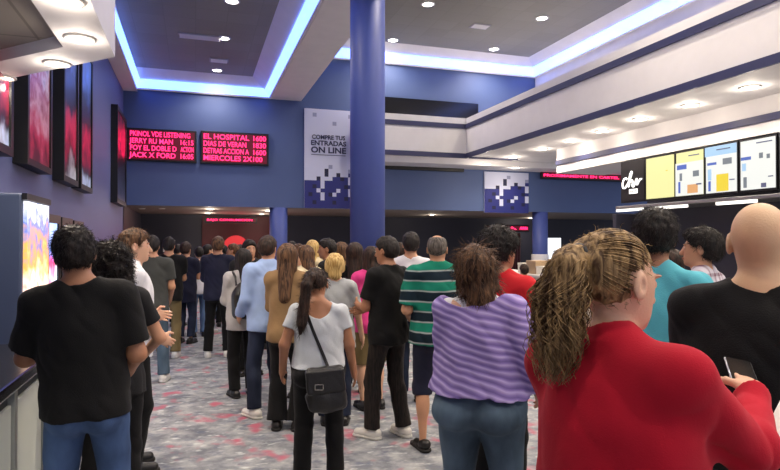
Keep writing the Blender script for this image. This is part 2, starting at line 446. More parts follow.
        for sg in (-1, 1):
            el((sg * .031, .106, 1.643), (.018, .014, .012), .012, op='s')
            el((sg * .030, .083, 1.642), (.0135, .0125, .0125), .003)
            el((sg * .081, -.004, 1.628), (.009, .020, .033), .012)
            el((sg * .088, .000, 1.630), (.006, .009, .016), .004, op='s')
            el((sg * .03, .090, 1.664), (.022, .010, .006), .010)
        el((0, .098, 1.578), (.024, .009, .0055), .005); el((0, .096, 1.569), (.020, .009, .006), .004)
        return P
    def tint(s, v):
        base = np.array(lin(s.skin)); n = len(v); c = np.tile(base, (n, 1))
        c *= (1 + .06 * vnoise(v * 14, 3))[:, None]
        l = ((v - s.T((0, 0, 1.50))) @ s.RH) / s.hs + np.array([0, 0, 1.50])
        def paint(cen, r, col, soft=.3):
            d = np.linalg.norm((l - np.array(cen)) / np.array(r), axis=1); w = np.clip((1.15 - d) / soft, 0, 1)[:, None]
            c[:] = c * (1 - w) + np.array(lin(col)) * w
        for sg in (-1, 1):
            paint((sg * .032, .098, 1.668), (.019, .02, .0048), (40, 28, 22))
            paint((sg * .030, .096, 1.643), (.0125, .012, .0062), (225, 218, 210)); paint((sg * .030, .097, 1.643), (.0055, .012, .006), (30, 20, 16))
        paint((0, .1, 1.5735), (.024, .02, .009), tuple(int(a * b) for a, b in zip(s.skin, (.82, .58, .58))))
        lo = l[:, 2] > 1.5
        return np.clip(c, 0, 1)
    def body(s):
        P = s.torso(-.004) + s.headp()
        for sg in (-1, 1): P += s.arm(sg, 0, 3.0) + s.hand(sg) + s.leg(sg, 0, 2.5)
        for sg in (-1, 1):
            Hh, K, A, ta = s.legs[sg]; f = rZ(-ta) @ V(0, 1, 0)
            P.append(('rc', A + V(0, 0, -.038) - f * .035, A + V(0, 0, -.05) + f * .13, .034, .024, dict(k=.03)))
        v, q = net(P, s.vox, pad=.012); return v, q
    def shirt(s, t=.018, hem=.84, sleeve=.6, neck=('crew',), flare=.01, drape=.03, arms=(1, 1), thick_arm=0.0):
        """garment for the upper body"""
        P = s.torso(t); g = s.g; hw = .15 * s.hg + t + drape
        P.append(('rc', s.C((0, 0, 1.27)), V(0, -.005 + s.belly * .15, hem - .03), (.142 if s.fem else .158) * g + t, hw, dict(k=.05, u=V(0, 1, 0), f=.74 + s.belly)))
        P[-1] = (*P[-1][:3], P[-1][3] - .0, P[-1][4], P[-1][5])
        for i, sg in enumerate((-1, 1)):
            if arms[i]: P += s.arm(sg, t * .8 + thick_arm, sleeve, flare)
        hc = dict(op='i'); P.append(('rc', V(0, 0, hem + 2.0), V(0, 0, hem + 2.0), 0, 0, dict(op='i')))
        P.pop()
        P.append(('bx', V(0, 0, hem + 1.5), I3, (3, 3, 1.5), dict(op='i', round=0)))
        n = neck[0]
        nb = lambda c, r, k=.01: P.append(('el', s.C(c), s.Rc, r, dict(op='s', k=k)))
        ng = 1 + (g - 1) * .3
        if n == 'crew': nb((0, .0, 1.535), (.078 * ng, .085, .060))
        elif n == 'scoop': nb((0, -.03, 1.52), (.115 * ng, .12, .085))
        elif n == 'vback': nb((0, -.06, 1.50), (.098 * ng, .12, .135))
        elif n == 'off': nb((-.04, -.02, 1.54), (.16 * ng, .14, .10))
        elif n == 'collar':
            P.append(('rc', s.C((0, -.012, 1.475)), s.C((0, -.005, 1.525)), .072 * ng, .066 * ng, dict(k=.012, clip=[(s.C((0, 0, 1.525)), s.Rc @ V(0, -.25, 1))])))
            nb((0, .065, 1.52), (.03, .05, .06)); nb((0, .0, 1.56), (.060 * ng, .064, .045), .004)
        elif n == 'hood':
            P.append(('rc', s.C((-.07, -.085, 1.44)), s.C((.07, -.085, 1.44)), .055, .055, dict(k=.03)))
            P.append(('rc', s.C((-.05, -.03, 1.49)), s.C((.05, -.03, 1.49)), .05, .05, dict(k=.02))); nb((0, .03, 1.555), (.07, .085, .05))
        return P
    def pants(s, t=.014, frac=1.95, cuff=.02, waist=.95):
        P = [('el', V(0, -.005, .95), I3, (.155 * s.hg + t, .11 * s.hg + t, .14), dict(k=.05))]
        for sg in (-1, 1):
            P.append(('el', V(sg * .068 * s.hg, -.055 * s.hg, .91), I3, (.085 * s.hg + t, .085 * s.hg + t, .095 + t), dict(k=.03)))
        L = s.leg(-1, t, frac, cuff), s.leg(1, t, frac, cuff)
        for x in L: P += x
        P.append(('bx', V(0, 0, waist - 1.5), I3, (3, 3, 1.5), dict(op='i', round=0)))
        return P
    def shoe(s, sg, sandal=False):
        Hh, K, A, ta = s.legs[sg]; f = rZ(-ta) @ V(0, 1, 0); b = V(A[0], A[1], 0)
        up = [('rc', b - f * .045 + V(0, 0, .048), b + f * .145 + V(0, 0, .038), .045, .036, dict(k=.02)),
              ('rc', b + V(0, 0, .05), b + V(0, 0, .095), .046, .044, dict(k=.03, clip=[(b + V(0, 0, .10), V(0, -.1, 1))])),
              ('bx', b + V(0, 0, 1.515), I3, (3, 3, 1.5), dict(op='i', round=0))]
        so = [('rc', b - f * .045 + V(0, 0, .014), b + f * .15 + V(0, 0, .014), .049, .042, dict(k=.02)),
              ('bx', b + V(0, 0, .0145), I3, (3, 3, .0135), dict(op='i', round=0))]
        if sandal: up = [('rc', b + f * .04 + V(0, 0, .035), b + f * .11 + V(0, 0, .03), .042, .036, dict(k=.02)), ('rc', b - f * .05 + V(0, 0, .06), b - f * .01 + V(0, 0, .05), .043, .044, dict(k=.01)), ('bx', b + V(0, 0, 1.515), I3, (3, 3, 1.5), dict(op='i', round=0))]
        return up, so
    def hair(s, style, vol=.014, length=.30, sidey=0, vox=None):
        T = s.T; M = s.RH; P = []; h = s.hs
        c1 = (T((0, .080, 1.712)), M @ V(0, .80, -.60)); c2 = (T((0, -.0, 1.625)), M @ V(0, .45, -.89)); c3 = (T((0, -.03, 1.575)), M @ V(0, .1, -1))
        cr = lambda v, cl, c=(0, -.014, 1.664): ('el', T(c), M, [(.075 + v) * h, (.097 + v) * h, (.090 + v) * h], dict(k=.02, clip=cl))
        amp = .0035; fq = (60, 60, 14)
        if style == 'short':
            P = [cr(vol, [c1, c3]), ('el', T((0, .0, 1.70)), M, [.062 + vol, .080 + vol, .056 + vol], dict(k=.02, clip=[c1])),
                 ('el', T((0, -.06, 1.63)), M, [.058 + vol, .045 + vol, .07], dict(k=.02, clip=[c3]))]
            for sg in (-1, 1): P.append(('el', T((sg * .092, .002, 1.625)), M, (.03, .026, .036), dict(op='s', k=.005)))
            fq = (62, 62, 34); amp = .0055
        elif style == 'crop':
            P = [cr(vol, [c1, c3])]; amp = .0012
            for sg in (-1, 1): P.append(('el', T((sg * .092, .002, 1.622)), M, (.03, .028, .04), dict(op='s', k=.005)))
        elif style == 'balding':
            P = [cr(.008, [c1, c3]), ('el', T((0, .0, 1.755)), M, (.062, .085, .05), dict(op='s', k=.01))]; amp = .0015
        elif style == 'bushy':
            P = [cr(vol + .018, [c1, c3]), ('el', T((0, -.02, 1.70)), M, [.080 + vol, .095 + vol, .07 + vol], dict(k=.03, clip=[c1]))]; amp = .006; fq = (38, 38, 38)
            for sg in (-1, 1): P.append(('el', T((sg * .105, .012, 1.615)), M, (.03, .03, .04), dict(op='s', k=.01)))
        elif style == 'curly':
            P = [cr(vol + .022, [c1]), ('rc', T((0, -.05, 1.63)), T((0, -.065, 1.63 - length)), .10, .085, dict(k=.03)),
                 ('rc', T((-.06, -.02, 1.63)), T((-.075, -.02, 1.66 - length)), .05, .045, dict(k=.02)), ('rc', T((.06, -.02, 1.63)), T((.075, -.02, 1.66 - length)), .05, .045, dict(k=.02))]
            amp = .014; fq = (34, 34, 34)
        elif style in ('long', 'bob'):
            e = s.C((sidey, -.10 - .02 * s.g, 1.62 - length)) if length > .14 else T((0, -.06, 1.62 - length))
            P = [cr(vol + .006, [c1]), ('rc', T((0, -.045, 1.66)), e, .088, .070 if length < .25 else .060, dict(k=.03, u=M @ V(0, 1, 0), f=.72)),
                 ('rc', T((-.062, -.01, 1.66)), T((-.078, -.03, 1.66 - min(length, .2))), .036, .026, dict(k=.02)),
                 ('rc', T((.062, -.01, 1.66)), T((.078, -.03, 1.66 - min(length, .2))), .036, .026, dict(k=.02))]
            amp = .006; fq = (48, 48, 6)
        elif style == 'pony':
            P = [cr(vol * .6, [c1, c2])]
            pts = [T((0, -.095, 1.685)), T((sidey * .3, -.145, 1.66)), T((sidey * .6, -.15, 1.60)), s.C((sidey, -.145, 1.62 - length * .75)), s.C((sidey * 1.1, -.14, 1.62 - length))]
            rs = [.026, .036, .046, .042, .014]
            for i in range(4): P.append(('rc', pts[i], pts[i + 1], rs[i], rs[i + 1], dict(k=.02)))
            amp = .005; fq = (55, 55, 9)
        fq = np.array(fq, np.float32)
        def disp(Q): return (amp * vnoise(Q * fq, 11) + amp * .5 * vnoise(Q * fq * 2.1, 12)).astype(np.float32)
        return P, disp

def part(fig, root, name, prims, mat, disp=None, vox=None, colors=None, label=None):
    r = net(prims, vox or fig.vox, disp, pad=.02)
    if r is None: return None
    v, q = r; me = mesh_np(name, v * fig.q, q, [mat] if not isinstance(mat, list) else mat)
    o = link(name, me, root)
    if label: o['label'] = label
    return o
PEOPLE = []
def person(label, px, s, az, H=1.75, top=None, bottom=None, shoes=None, hair=None, group=None, off=0, **kw):
    """stand a person on the floor at image column px and scale s (px per metre); az: 0 back to camera, 90 facing the picture's right"""
    x, y = ground(px, s); head = YAW + math.atan((px - 390) / FPX) + R(az)
    dep = FPX / s; vox = kw.pop('vox', None) or min(max(dep * .0018, .0055), .0135)
    f = Fig(H=H, vox=vox, **kw)
    v, q = f.body(); me = mesh_np('person', v * f.q, q, [SKIN], f.tint(v))
    o = link('person', me, None, (x, y, 0), -head); tag(o, label, 'person', group)
    o.data['q'] = f.q
    seed = int(px * 7 + s) % 97
    if bottom:
        b = dict(bottom); m = b.pop('mat'); nm = b.pop('name', 'trousers')
        part(f, o, nm, f.pants(**b), m, fold(.006, seed + 20, fx=8, fz=9))
    if top:
        for i, tp in enumerate(top if isinstance(top, list) else [top]):
            tp = dict(tp); m = tp.pop('mat'); nm = tp.pop('name', 't_shirt'); am = tp.pop('folds', .010)
            part(f, o, nm, f.shirt(**tp), m, fold(am, seed + i * 9))
    if shoes:
        for sg in (-1, 1):
            up, so = f.shoe(sg, shoes.get('sandal', False))
            sh = part(f, o, shoes.get('name', 'shoe'), up, shoes['mat'])
            if sh:
                part(f, sh, 'sole', so, shoes.get('sole', M_SOLE))
    if hair:
        h = dict(hair); m = h.pop('mat'); st = h.pop('style'); P, dsp = f.hair(st, **h)
        part(f, o, 'hair', P, m, dsp, vox=f.vox * .85)
    PEOPLE.append((label, x, y, f.g, px, s)); f.obj = o; f.xy = (x, y); f.head = head
    return f
def tubes(name, paths, radii, mat, parent=None, sides=5, taper=True):
    vs = []; fs = []
    for p, r in zip(paths, radii):
        n = len(p); b = len(vs)
        for i in range(n):
            t = unit(p[min(i + 1, n - 1)] - p[max(i - 1, 0)]); a = V(0, 0, 1) if abs(t[2]) < .9 else V(1, 0, 0)
            u = unit(np.cross(t, a)); w = np.cross(t, u); rr = r * ((1 - (i / (n - 1)) ** 3 * .7) if taper else 1)
            for k in range(sides):
                th = 2 * math.pi * k / sides; vs.append(p[i] + rr * (math.cos(th) * u + math.sin(th) * w))
        for i in range(n - 1):
            for k in range(sides):
                k2 = (k + 1) % sides; fs.append((b + i * sides + k, b + i * sides + k2, b + (i + 1) * sides + k2, b + (i + 1) * sides + k))
    me = mesh_np(name, np.array(vs), np.array(fs), [mat]); return link(name, me, parent)
M_SOLE = plain('shoe_sole', (200, 198, 192), .7); M_SOLED = plain('shoe_sole_dark', (30, 28, 28), .8)
# ------------------------------------------------------------------ room materials
def wallmat(name, c, rough=.55):
    return plain(name, c, rough, 0, .4, .05, 90, .06, .6)
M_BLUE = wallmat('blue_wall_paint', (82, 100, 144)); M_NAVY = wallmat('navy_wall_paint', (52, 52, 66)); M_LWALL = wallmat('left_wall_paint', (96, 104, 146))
M_PALE = plain('pale_plaster', (226, 224, 226), .7, bump=.03, bscale=40, var=.03); M_TRIM = plain('navy_trim_paint', (52, 56, 92), .45)
M_COL = plain('column_blue_gloss_paint', (72, 88, 158), .5, 0, .5, .03, 60, .05, .5); M_BLACK = plain('black_metal', (18, 18, 20), .45); M_DARKG = plain('dark_glass', (16, 17, 22), .15)
M_GREYC = plain('corridor_ceiling', (140, 130, 124), .8, bump=.05); M_STEEL = plain('brushed_steel', (150, 150, 152), .35, .8)
def tilemat(name, c, sx=.6, sy=.6, line=.02, dark=.75):
    m, nt, b = new_mat(name); tc = node(nt, 'ShaderNodeTexCoord'); br = node(nt, 'ShaderNodeTexBrick')
    br.offset = 0; br.inputs['Scale'].default_value = 1; br.inputs['Brick Width'].default_value = sx; br.inputs['Row Height'].default_value = sy
    br.inputs['Mortar Size'].default_value = line; br.inputs['Color1'].default_value = rgb(c); br.inputs['Color2'].default_value = tuple(x * .9 for x in lin(c)) + (1,)
    br.inputs['Mortar'].default_value = tuple(x * dark for x in lin(c)) + (1,)
    n = node(nt, 'ShaderNodeTexNoise'); n.inputs['Scale'].default_value = 120; bp = node(nt, 'ShaderNodeBump'); bp.inputs['Strength'].default_value = .2; bp.inputs['Distance'].default_value = .01
    nt.links.new(tc.outputs['Object'], br.inputs['Vector']); nt.links.new(br.outputs['Color'], b.inputs['Base Color'])
    nt.links.new(tc.outputs['Object'], n.inputs['Vector']); nt.links.new(n.outputs['Fac'], bp.inputs['Height']); nt.links.new(bp.outputs['Normal'], b.inputs['Normal'])
    b.inputs['Roughness'].default_value = .9
    return m
M_TILE = tilemat('grey_ceiling_tile', (138, 136, 128), .6, .6, .006, .8); M_TILE2 = tilemat('beige_ceiling_tile', (156, 148, 138), .6, .9, .012, .6)
def carpet():
    m, nt, b = new_mat('patterned_carpet'); b.inputs['Roughness'].default_value = .95; b.inputs['Specular IOR Level'].default_value = .1
    tc = node(nt, 'ShaderNodeTexCoord'); L = nt.links.new
    def noise(scale, det, off=(0, 0, 0), sc=(1, 1, 1)):
        mp = node(nt, 'ShaderNodeMapping'); mp.inputs['Location'].default_value = off; mp.inputs['Scale'].default_value = sc; mp.inputs['Rotation'].default_value = (0, 0, .1)
        n = node(nt, 'ShaderNodeTexNoise'); n.inputs['Scale'].default_value = scale; n.inputs['Detail'].default_value = det; n.inputs['Roughness'].default_value = .6
        L(tc.outputs['Object'], mp.inputs['Vector']); L(mp.outputs['Vector'], n.inputs['Vector']); return n
    def ramp(n, p0, p1, c0=(0, 0, 0, 1), c1=(1, 1, 1, 1)):
        r = node(nt, 'ShaderNodeValToRGB'); r.color_ramp.elements[0].position = p0; r.color_ramp.elements[1].position = p1
        r.color_ramp.elements[0].color = c0; r.color_ramp.elements[1].color = c1; L(n.outputs['Fac'], r.inputs['Fac']); return r
    def mix(f, a, bb):
        x = node(nt, 'ShaderNodeMix', data_type='RGBA'); L(f, x.inputs['Factor'])
        (L(a, x.inputs[6]) if not isinstance(a, tuple) else setattr(x.inputs[6], 'default_value', a))
        (L(bb, x.inputs[7]) if not isinstance(bb, tuple) else setattr(x.inputs[7], 'default_value', bb)); return x.outputs[2]
    base = ramp(noise(5.0, 5, (3, 1, 0)), .38, .66, rgb((118, 122, 130)), rgb((172, 174, 176)))
    darkf = ramp(noise(6.0, 3, (9, 4, 0), (1, 1.5, 1)), .54, .70); redf = ramp(noise(3.6, 2, (1.5, 7, 0), (1, .75, 1)), .575, .70)
    whitef = ramp(noise(7.5, 2, (5, 2, 0), (1, 1.6, 1)), .58, .72)
    c = mix(darkf.outputs['Color'], base.outputs['Color'], rgb((110, 116, 132)))
    c = mix(whitef.outputs['Color'], c, rgb((200, 204, 204))); c = mix(redf.outputs['Color'], c, rgb((180, 102, 120)))
    L(c, b.inputs['Base Color'])
    n = noise(180, 3); bp = node(nt, 'ShaderNodeBump'); bp.inputs['Strength'].default_value = .4; bp.inputs['Distance'].default_value = .01
    L(n.outputs['Fac'], bp.inputs['Height']); L(bp.outputs['Normal'], b.inputs['Normal'])
    return m
XL, YF = -1.79, 17.0
# ------------------------------------------------------------------ setting
struct('floor', MB().box((-6, 20), (-6, 26), (-.05, 0), carpet()))
struct('wall_left', MB().box((XL - .15, XL), (-6, YF), (0, 6.4), M_LWALL))
struct('wall_far', MB().box((XL - .15, 20), (YF, YF + .15), (2.64, 8.0), M_BLUE))
struct('ceiling', MB().box((XL - .15, 20), (YF + .15, 22.5), (2.64, 2.72), M_GREYC), label='low grey corridor ceiling beyond the blue wall')
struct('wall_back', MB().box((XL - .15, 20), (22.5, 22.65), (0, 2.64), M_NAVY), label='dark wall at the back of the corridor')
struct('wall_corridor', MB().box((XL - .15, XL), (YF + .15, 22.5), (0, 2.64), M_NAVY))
def quad(mb, a, b, c, d, m, t=.03):
    a, b, c, d = [Vector(p) for p in (a, b, c, d)]; n = (b - a).cross(d - a).normalized() * t
    vs = [a, b, c, d, a + n, b + n, c + n, d + n]
    mb.add(vs, [(0, 1, 2, 3), (7, 6, 5, 4), (0, 4, 5, 1), (1, 5, 6, 2), (2, 6, 7, 3), (3, 7, 4, 0)], m); return mb
# left ceiling tray: sloping pale sides, a glowing light line at their foot
z0, z1 = 5.70, 6.15
OL = on_z(125, 90, z0); OL.x = -1.60; OL.y = YF - .02; ON = Vector((-1.50, -6, z0)); ON.x = -1.60 + (on_z(117, 56, z0).x + 1.60) * 2.2
IL = Vector((on_z(137, 79, z1).x, 16.55, z1)); IN = Vector((on_z(123, 0, z1).x + .25, -6, z1))
ORx, IRx = 2.02, 1.47
tr = MB(); quad(tr, OL, ON, IN, IL, M_PALE); quad(tr, (ORx, -6, z0), (ORx, YF - .02, z0), (IRx, 16.55, z1), (IRx, -6, z1), M_PALE); quad(tr, (ORx, YF - .02, z0), OL, IL, (IRx, 16.55, z1), M_PALE)
struct('trim_1', tr, label='sloping pale sides of the left ceiling tray')
struct('ceiling_left', MB().box((-2, 2.1), (-6, 17), (z1, z1 + .05), M_TILE), label='grey tiled ceiling inside the left tray')
struct('trim_2', MB().box((XL, -1.45), (-6, YF - .02), (5.62, z0 - .01), M_PALE))
struct('beam', MB().box((ORx, 2.86), (-6, YF), (5.68, 8.0), M_PALE), label='pale ceiling beam between the two trays')
Z0, Z1, RX = 7.0, 7.45, 10.46
tr = MB(); quad(tr, (RX, -6, Z0), (RX, YF - .02, Z0), (RX - .55, 16.45, Z1), (RX - .55, -6, Z1), M_PALE); quad(tr, (RX, YF - .02, Z0), (2.86, YF - .02, Z0), (2.86, 16.45, Z1), (RX - .55, 16.45, Z1), M_PALE)
struct('trim_3', tr, label='sloping pale sides of the right ceiling tray')
struct('ceiling_right', MB().box((2.86, 10.5), (-6, 17), (Z1, Z1 + .05), M_TILE), label='grey tiled ceiling inside the right tray')
struct('wall_right', MB().box((RX + .01, RX + .15), (-6, YF), (4.1, 8.0), M_PALE), label='pale wall above the concession soffit')
M_COVE = glow('blue_white_light_strip', (96, 134, 255), 2.6, (200, 210, 230)); 
def cove(label, a, b, up, w=.30):
    """a long glowing diffuser lying on the foot of a sloping tray side; up = direction up the slope"""
    a, b, up = Vector(a), Vector(b), Vector(up).normalized(); d = (b - a).normalized(); n = d.cross(up).normalized(); n = n if n.z < 0 else -n
    o = empty('cove_light', a); tag(o, label, 'cove light')
    def slab(u0, u1, h0, h1, m, nm):
        L_ = (b - a); vs = [p + up * u + n * h for p in (Vector(), L_) for u in (u0, u1) for h in (h0, h1)]
        mb = MB(); mb.add(vs, [(0, 1, 3, 2), (4, 6, 7, 5), (0, 4, 5, 1), (2, 3, 7, 6), (0, 2, 6, 4), (1, 5, 7, 3)], m); return mb.build(nm, o)
    slab(.05, w, .015, .04, M_COVE, 'light_strip'); slab(.0, .05, .0, .05, M_PALE, 'channel')
def rside(p, x): return Vector(p)
cove('blue-white glowing light strip across the far end of the left tray', OL, (ORx, YF - .02, z0), (0, -.43, z1 - z0))
cove('blue-white glowing light strip along the left wall side of the left tray', OL, ON, (.42, 0, z1 - z0))
cove('blue-white glowing light strip along the pale beam beside the left tray', (ORx, -6, z0), (ORx, YF - .02, z0), (IRx - ORx, 0, z1 - z0), .26)
cove('blue-white glowing light strip across the far end of the right tray', (2.86, YF - .02, Z0), (RX, YF - .02, Z0), (0, -.53, Z1 - Z0), .36)
cove('blue-white glowing light strip along the top of the pale concession soffit', (RX, -6, Z0), (RX, YF - .02, Z0), (-.55, 0, Z1 - Z0), .36)
# soffit over the concession stand
SX, SY, ZA, ZT = 7.5, 15.9, 4.10, 5.27
sf = MB(); sf.box((SX, RX), (-6, YF), (ZA, ZT), M_PALE); sf.box((4.44, SX), (SY, YF), (ZA, ZT), M_PALE); struct('soffit', sf, label='pale white soffit over the concession stand')
t = MB()
for a, b in ((4.96, 5.09), (4.10, 4.24)):
    t.box((SX - .04, SX), (-6, SY - .04), (a, b), M_TRIM); t.box((4.40, SX), (SY - .04, SY), (a, b), M_TRIM); t.box((4.40, 4.44), (SY, YF), (a, b), M_TRIM)
struct('trim_4', t, label='navy bands along the pale soffit')
FX, FY = 9.0, 13.57
struct('soffit_lower', MB().box((FX, RX), (-6, FY), (3.47, ZA), M_PALE), label='lower pale fascia above the menu boards')
t = MB(); t.box((FX - .035, FX), (-6, FY), (3.68, 3.80), M_TRIM); t.box((SX - .04, FX), (SY - .35, SY - .25), (ZA - .035, ZA), M_TRIM); struct('trim_5', t, label='navy band above the menu boards')
struct('soffit_far', MB().box((4.44, 14.0), (16.0, YF), (3.93, ZA), M_PALE), label='pale ledge under the soffit at the far wall')
struct('window_1', MB().box((4.45, 8.4), (16.93, 17.0), (5.3, 5.98), M_DARKG), label='dark window band high on the far wall')
# concession back wall
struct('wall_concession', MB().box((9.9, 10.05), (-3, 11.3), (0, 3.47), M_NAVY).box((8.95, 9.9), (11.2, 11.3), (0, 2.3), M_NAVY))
M_WTAPE = glow('white_tube_light', (255, 250, 240), 1.6)
hd = empty('steel_hood', (9.0, 9.0, 2.3)); tag(hd, 'long steel canopy hood with white tube lights under the menu boards', 'hood')
MB().box((-.1, .85), (-7, 2.15), (.10, .17), M_STEEL, bev=.015).build('canopy', hd)
for k, yy in enumerate((-5.8, -4.3, -2.8, -1.3, .2, 1.4)): MB().box((-.04, .02), (yy, yy + .8), (.05, .10), M_WTAPE).build('tube_light', hd)
# ------------------------------------------------------------------ columns
def column(name, x, y, r, zt, label, base=None):
    o = empty(name, (x, y, 0)); tag(o, label, 'column', kind='structure')
    MB().lathe((0, 0, 0), [(r, 0), (r, zt)], M_COL, 48).build('shaft', o)
    MB().lathe((0, 0, 0), [(r + .03, 0), (r + .03, .30 if not base else base), (r + .012, (.32 if not base else base + .02)), (r, .33 if not base else base + .02)], M_STEEL if not base else M_PALE, 48).build('base', o)
cx, cy = ground(367.5, 600 / 9.1); column('column', cx, cy, .265, 7.45, 'thick round blue column rising to the ceiling among the crowd')
for px0, px1, lb, bs in ((270, 287, 'blue round column under the far wall left of the banner', .3), (532, 548, 'blue round column with pale base beyond the green striped shirt', 1.25)):
    p = on_y((px0 + px1) / 2, 230, 17.2); column('column', p.x, p.y, .25, 2.64, lb, bs)
# ------------------------------------------------------------------ left bulkhead over the counter
zb = 3.22; C0 = on_z(115, 57, zb)
bx = C0.x; by = C0.y; yw = by + (bx - XL)
bulk = MB(); R0 = on_z(63, 47, zb)                       # far right corner of the recess
rx1 = bx - .55
outer = [(bx, -6), (bx, by), (XL, yw), (XL, -6)]
ry = by - .35
# ring: right strip, far triangle, recessed tiles
bulk.prism([(rx1, -6), (bx, -6), (bx, by), (rx1, by - .02)][::1], zb, zb + .12, M_PALE)
d0 = on_z(63, 47, zb); d1 = on_z(0, 68, zb)
rx1 = d0.x
bulk = MB()
bulk.prism([(rx1, -6), (bx, -6), (bx, by), (rx1, by + (bx - rx1))], zb, zb + .12, M_PALE)
yi0, yi1 = d0.y, d0.y + (d0.x - XL)
bulk.prism([(XL, yi1), (rx1, yi0), (rx1, by + (bx - rx1)), (XL, yw)], zb, zb + .12, M_PALE)
bulk.box((bx - .08, bx), (-6, by - .03), (zb + .12, 5.6), M_PALE)
Td = Matrix.Translation((bx, by, 0)) @ Matrix.Rotation(R(135), 4, 'Z')
bulk.box((0, (bx - XL) * 1.4142), (0, .08), (zb + .12, 5.6), M_PALE, Td)
struct('bulkhead', bulk, label='pale dropped ceiling over the left counter')
struct('ceiling_counter', MB().prism([(XL, -6), (rx1 + .02, -6), (rx1 + .02, yi0 + .05), (XL, yi1 + .05)], zb + .10, zb + .13, M_TILE2), label='tiled recess in the dropped ceiling')
struct('trim_6', MB().box((bx, bx + .02), (-6, by - .1), (zb + .62, zb + .68), M_TRIM), label='navy band on the side of the left bulkhead')
# ------------------------------------------------------------------ downlights
M_LENS = glow('warm_lamp_lens', (255, 232, 205), 14); M_LENSC = glow('cool_lamp_lens', (255, 248, 240), 12); M_RING = plain('white_lamp_ring', (230, 228, 224), .4)
def downlight(label, p, r=.085, power=30, col=(1, .86, .70), lens=None, group=None, halo=0, ang=150):
    o = empty('downlight', p); tag(o, label, 'ceiling light', group)
    MB().lathe((0, 0, 0), [(r * 1.3, 0), (r * 1.3, -.012), (r, -.018), (r, -.004)], M_RING, 20).build('trim_ring', o)
    MB().lathe((0, 0, -.006), [(r * .98, 0), (r * .9, -.008), (0.0, -.012)], lens or M_LENS, 20).build('lens', o)
    if power:
        ld = bpy.data.lights.new('lamp', 'SPOT'); ld.energy = power; ld.color = col; ld.spot_size = R(ang); ld.spot_blend = .7; ld.shadow_soft_size = r
        lo = bpy.data.objects.new('lamp', ld); COL.objects.link(lo); lo.location = (0, 0, -.04); lo.parent = o
    if halo:
        ld = bpy.data.lights.new('bulb', 'POINT'); ld.energy = halo; ld.color = col; ld.shadow_soft_size = r * .7
        lo = bpy.data.objects.new('bulb', ld); COL.objects.link(lo); lo.location = (0, 0, -.10); lo.parent = o
ords = ['nearest', 'second', 'third', 'fourth', 'fifth', 'sixth', 'seventh', 'eighth']
for i, (a, b) in enumerate(((66, 0), (80, 38), (57, 63), (3, 77))):
    downlight(('ceiling light at the top edge in the left bulkhead', 'ceiling light on the side strip of the left bulkhead', 'ceiling light near the slanted far edge of the left bulkhead', 'ceiling light at the left picture edge in the left bulkhead')[i], on_z(a, b, zb), .085, 45, halo=3)
for i, (a, b) in enumerate(((750, 87), (690, 105), (640, 119), (602, 131), (571, 141), (542, 149), (513, 157))):
    downlight('warm round light under the pale concession soffit, %s from the right picture edge' % ords[i], on_z(a, b, ZA), .12, 80, halo=7)
for i, (a, b) in enumerate(((487, 164), (516, 167.5))):
    downlight('warm round light under the far pale ledge, %s of the mosaic poster' % ('above left', 'above right')[i], on_z(a, b, 3.93), .11, 40, halo=7)
for i, (a, b) in enumerate(((224, 38), (217, 70), (232, 1))):
    downlight('ceiling light in the grey left tray, %s' % ('middle one', 'farthest one', 'nearest, at the top edge')[i], on_z(a, b, z1), .11, 150, lens=M_LENSC)
for i, (a, b) in enumerate(((428, 4), (542, 18), (393, 40), (494, 49))):
    downlight('ceiling light in the grey right tray, %s' % ('at the top edge', 'rightmost, near the light strip', 'next to the blue column', 'far middle one')[i], on_z(a, b, Z1), .13, 220, lens=M_LENSC)
for i, (a, b) in enumerate(((210, 209), (208, 213), (268, 210.5), (262, 214), (257, 216.5), (142, 208.5), (162, 208.5), (401, 219), (416, 217.7), (432, 215), (489, 221.5), (531, 218), (552, 221))):
    lb = ('left of the red sign, front one', 'left of the red sign, rear one', 'right of the red sign, front one', 'right of the red sign, middle one', 'right of the red sign, rear one', 'dim, near the left corner', 'dim, second from the left corner', 'rear of the three right of the thick column', 'middle of the three right of the thick column', 'front of the three right of the thick column', 'above the small red sign', 'beside the far blue column', 'right of the far blue column')[i]
    downlight('small corridor ceiling light ' + lb, on_z(a, b, 2.64), .07, 30 if i not in (5, 6) else 0, halo=12 if i not in (5, 6) else 0, lens=M_LENS if i not in (5, 6) else M_RING)
# ceiling lights of the same grid over and behind the camera
k = 0
for yy in (8, 4.5, 1.0, -2.5):
    for xx in (4.2, 6.6, 9.2):
        if on_z is None: continue
        k += 1; downlight('ceiling light of the right tray grid nearer the camera', (xx, yy, Z1), .13, 330, group='ceiling lights above the camera', lens=M_LENSC)
    downlight('ceiling light of the left tray grid nearer the camera', (.3, yy, z1), .11, 170, group='left tray lights above the camera', lens=M_LENSC)
for yy in (4.5, 2.6, .8, -1.0, -2.8): downlight('soffit light over the concession stand outside the picture', (8.3, yy, ZA), .12, 80, group='concession soffit lights nearer the camera')
# ceiling vents
M_VENT = plain('vent_grille', (150, 148, 148), .5)
def vent(label, p, w=.5, d=.35):
    o = empty('ceiling_vent', p); tag(o, label, 'vent')
    MB().box((-w / 2, w / 2), (-d / 2, d / 2), (-.02, 0), M_VENT).build('frame', o)
    s = MB(); [s.box((-w / 2 + .03, w / 2 - .03), (-d / 2 + .04 + i * .055, -d / 2 + .06 + i * .055), (-.035, -.02), M_RING) for i in range(5)]; s.build('louvre', o)
vent('small square vent in the grey right tray ceiling', on_z(480, 26, Z1)); vent('small vent in the grey left tray beside a ceiling light', on_z(200, 35, z1), .9, .12); vent('faint vent far in the left tray ceiling', on_z(219, 60, z1), .45, .3)
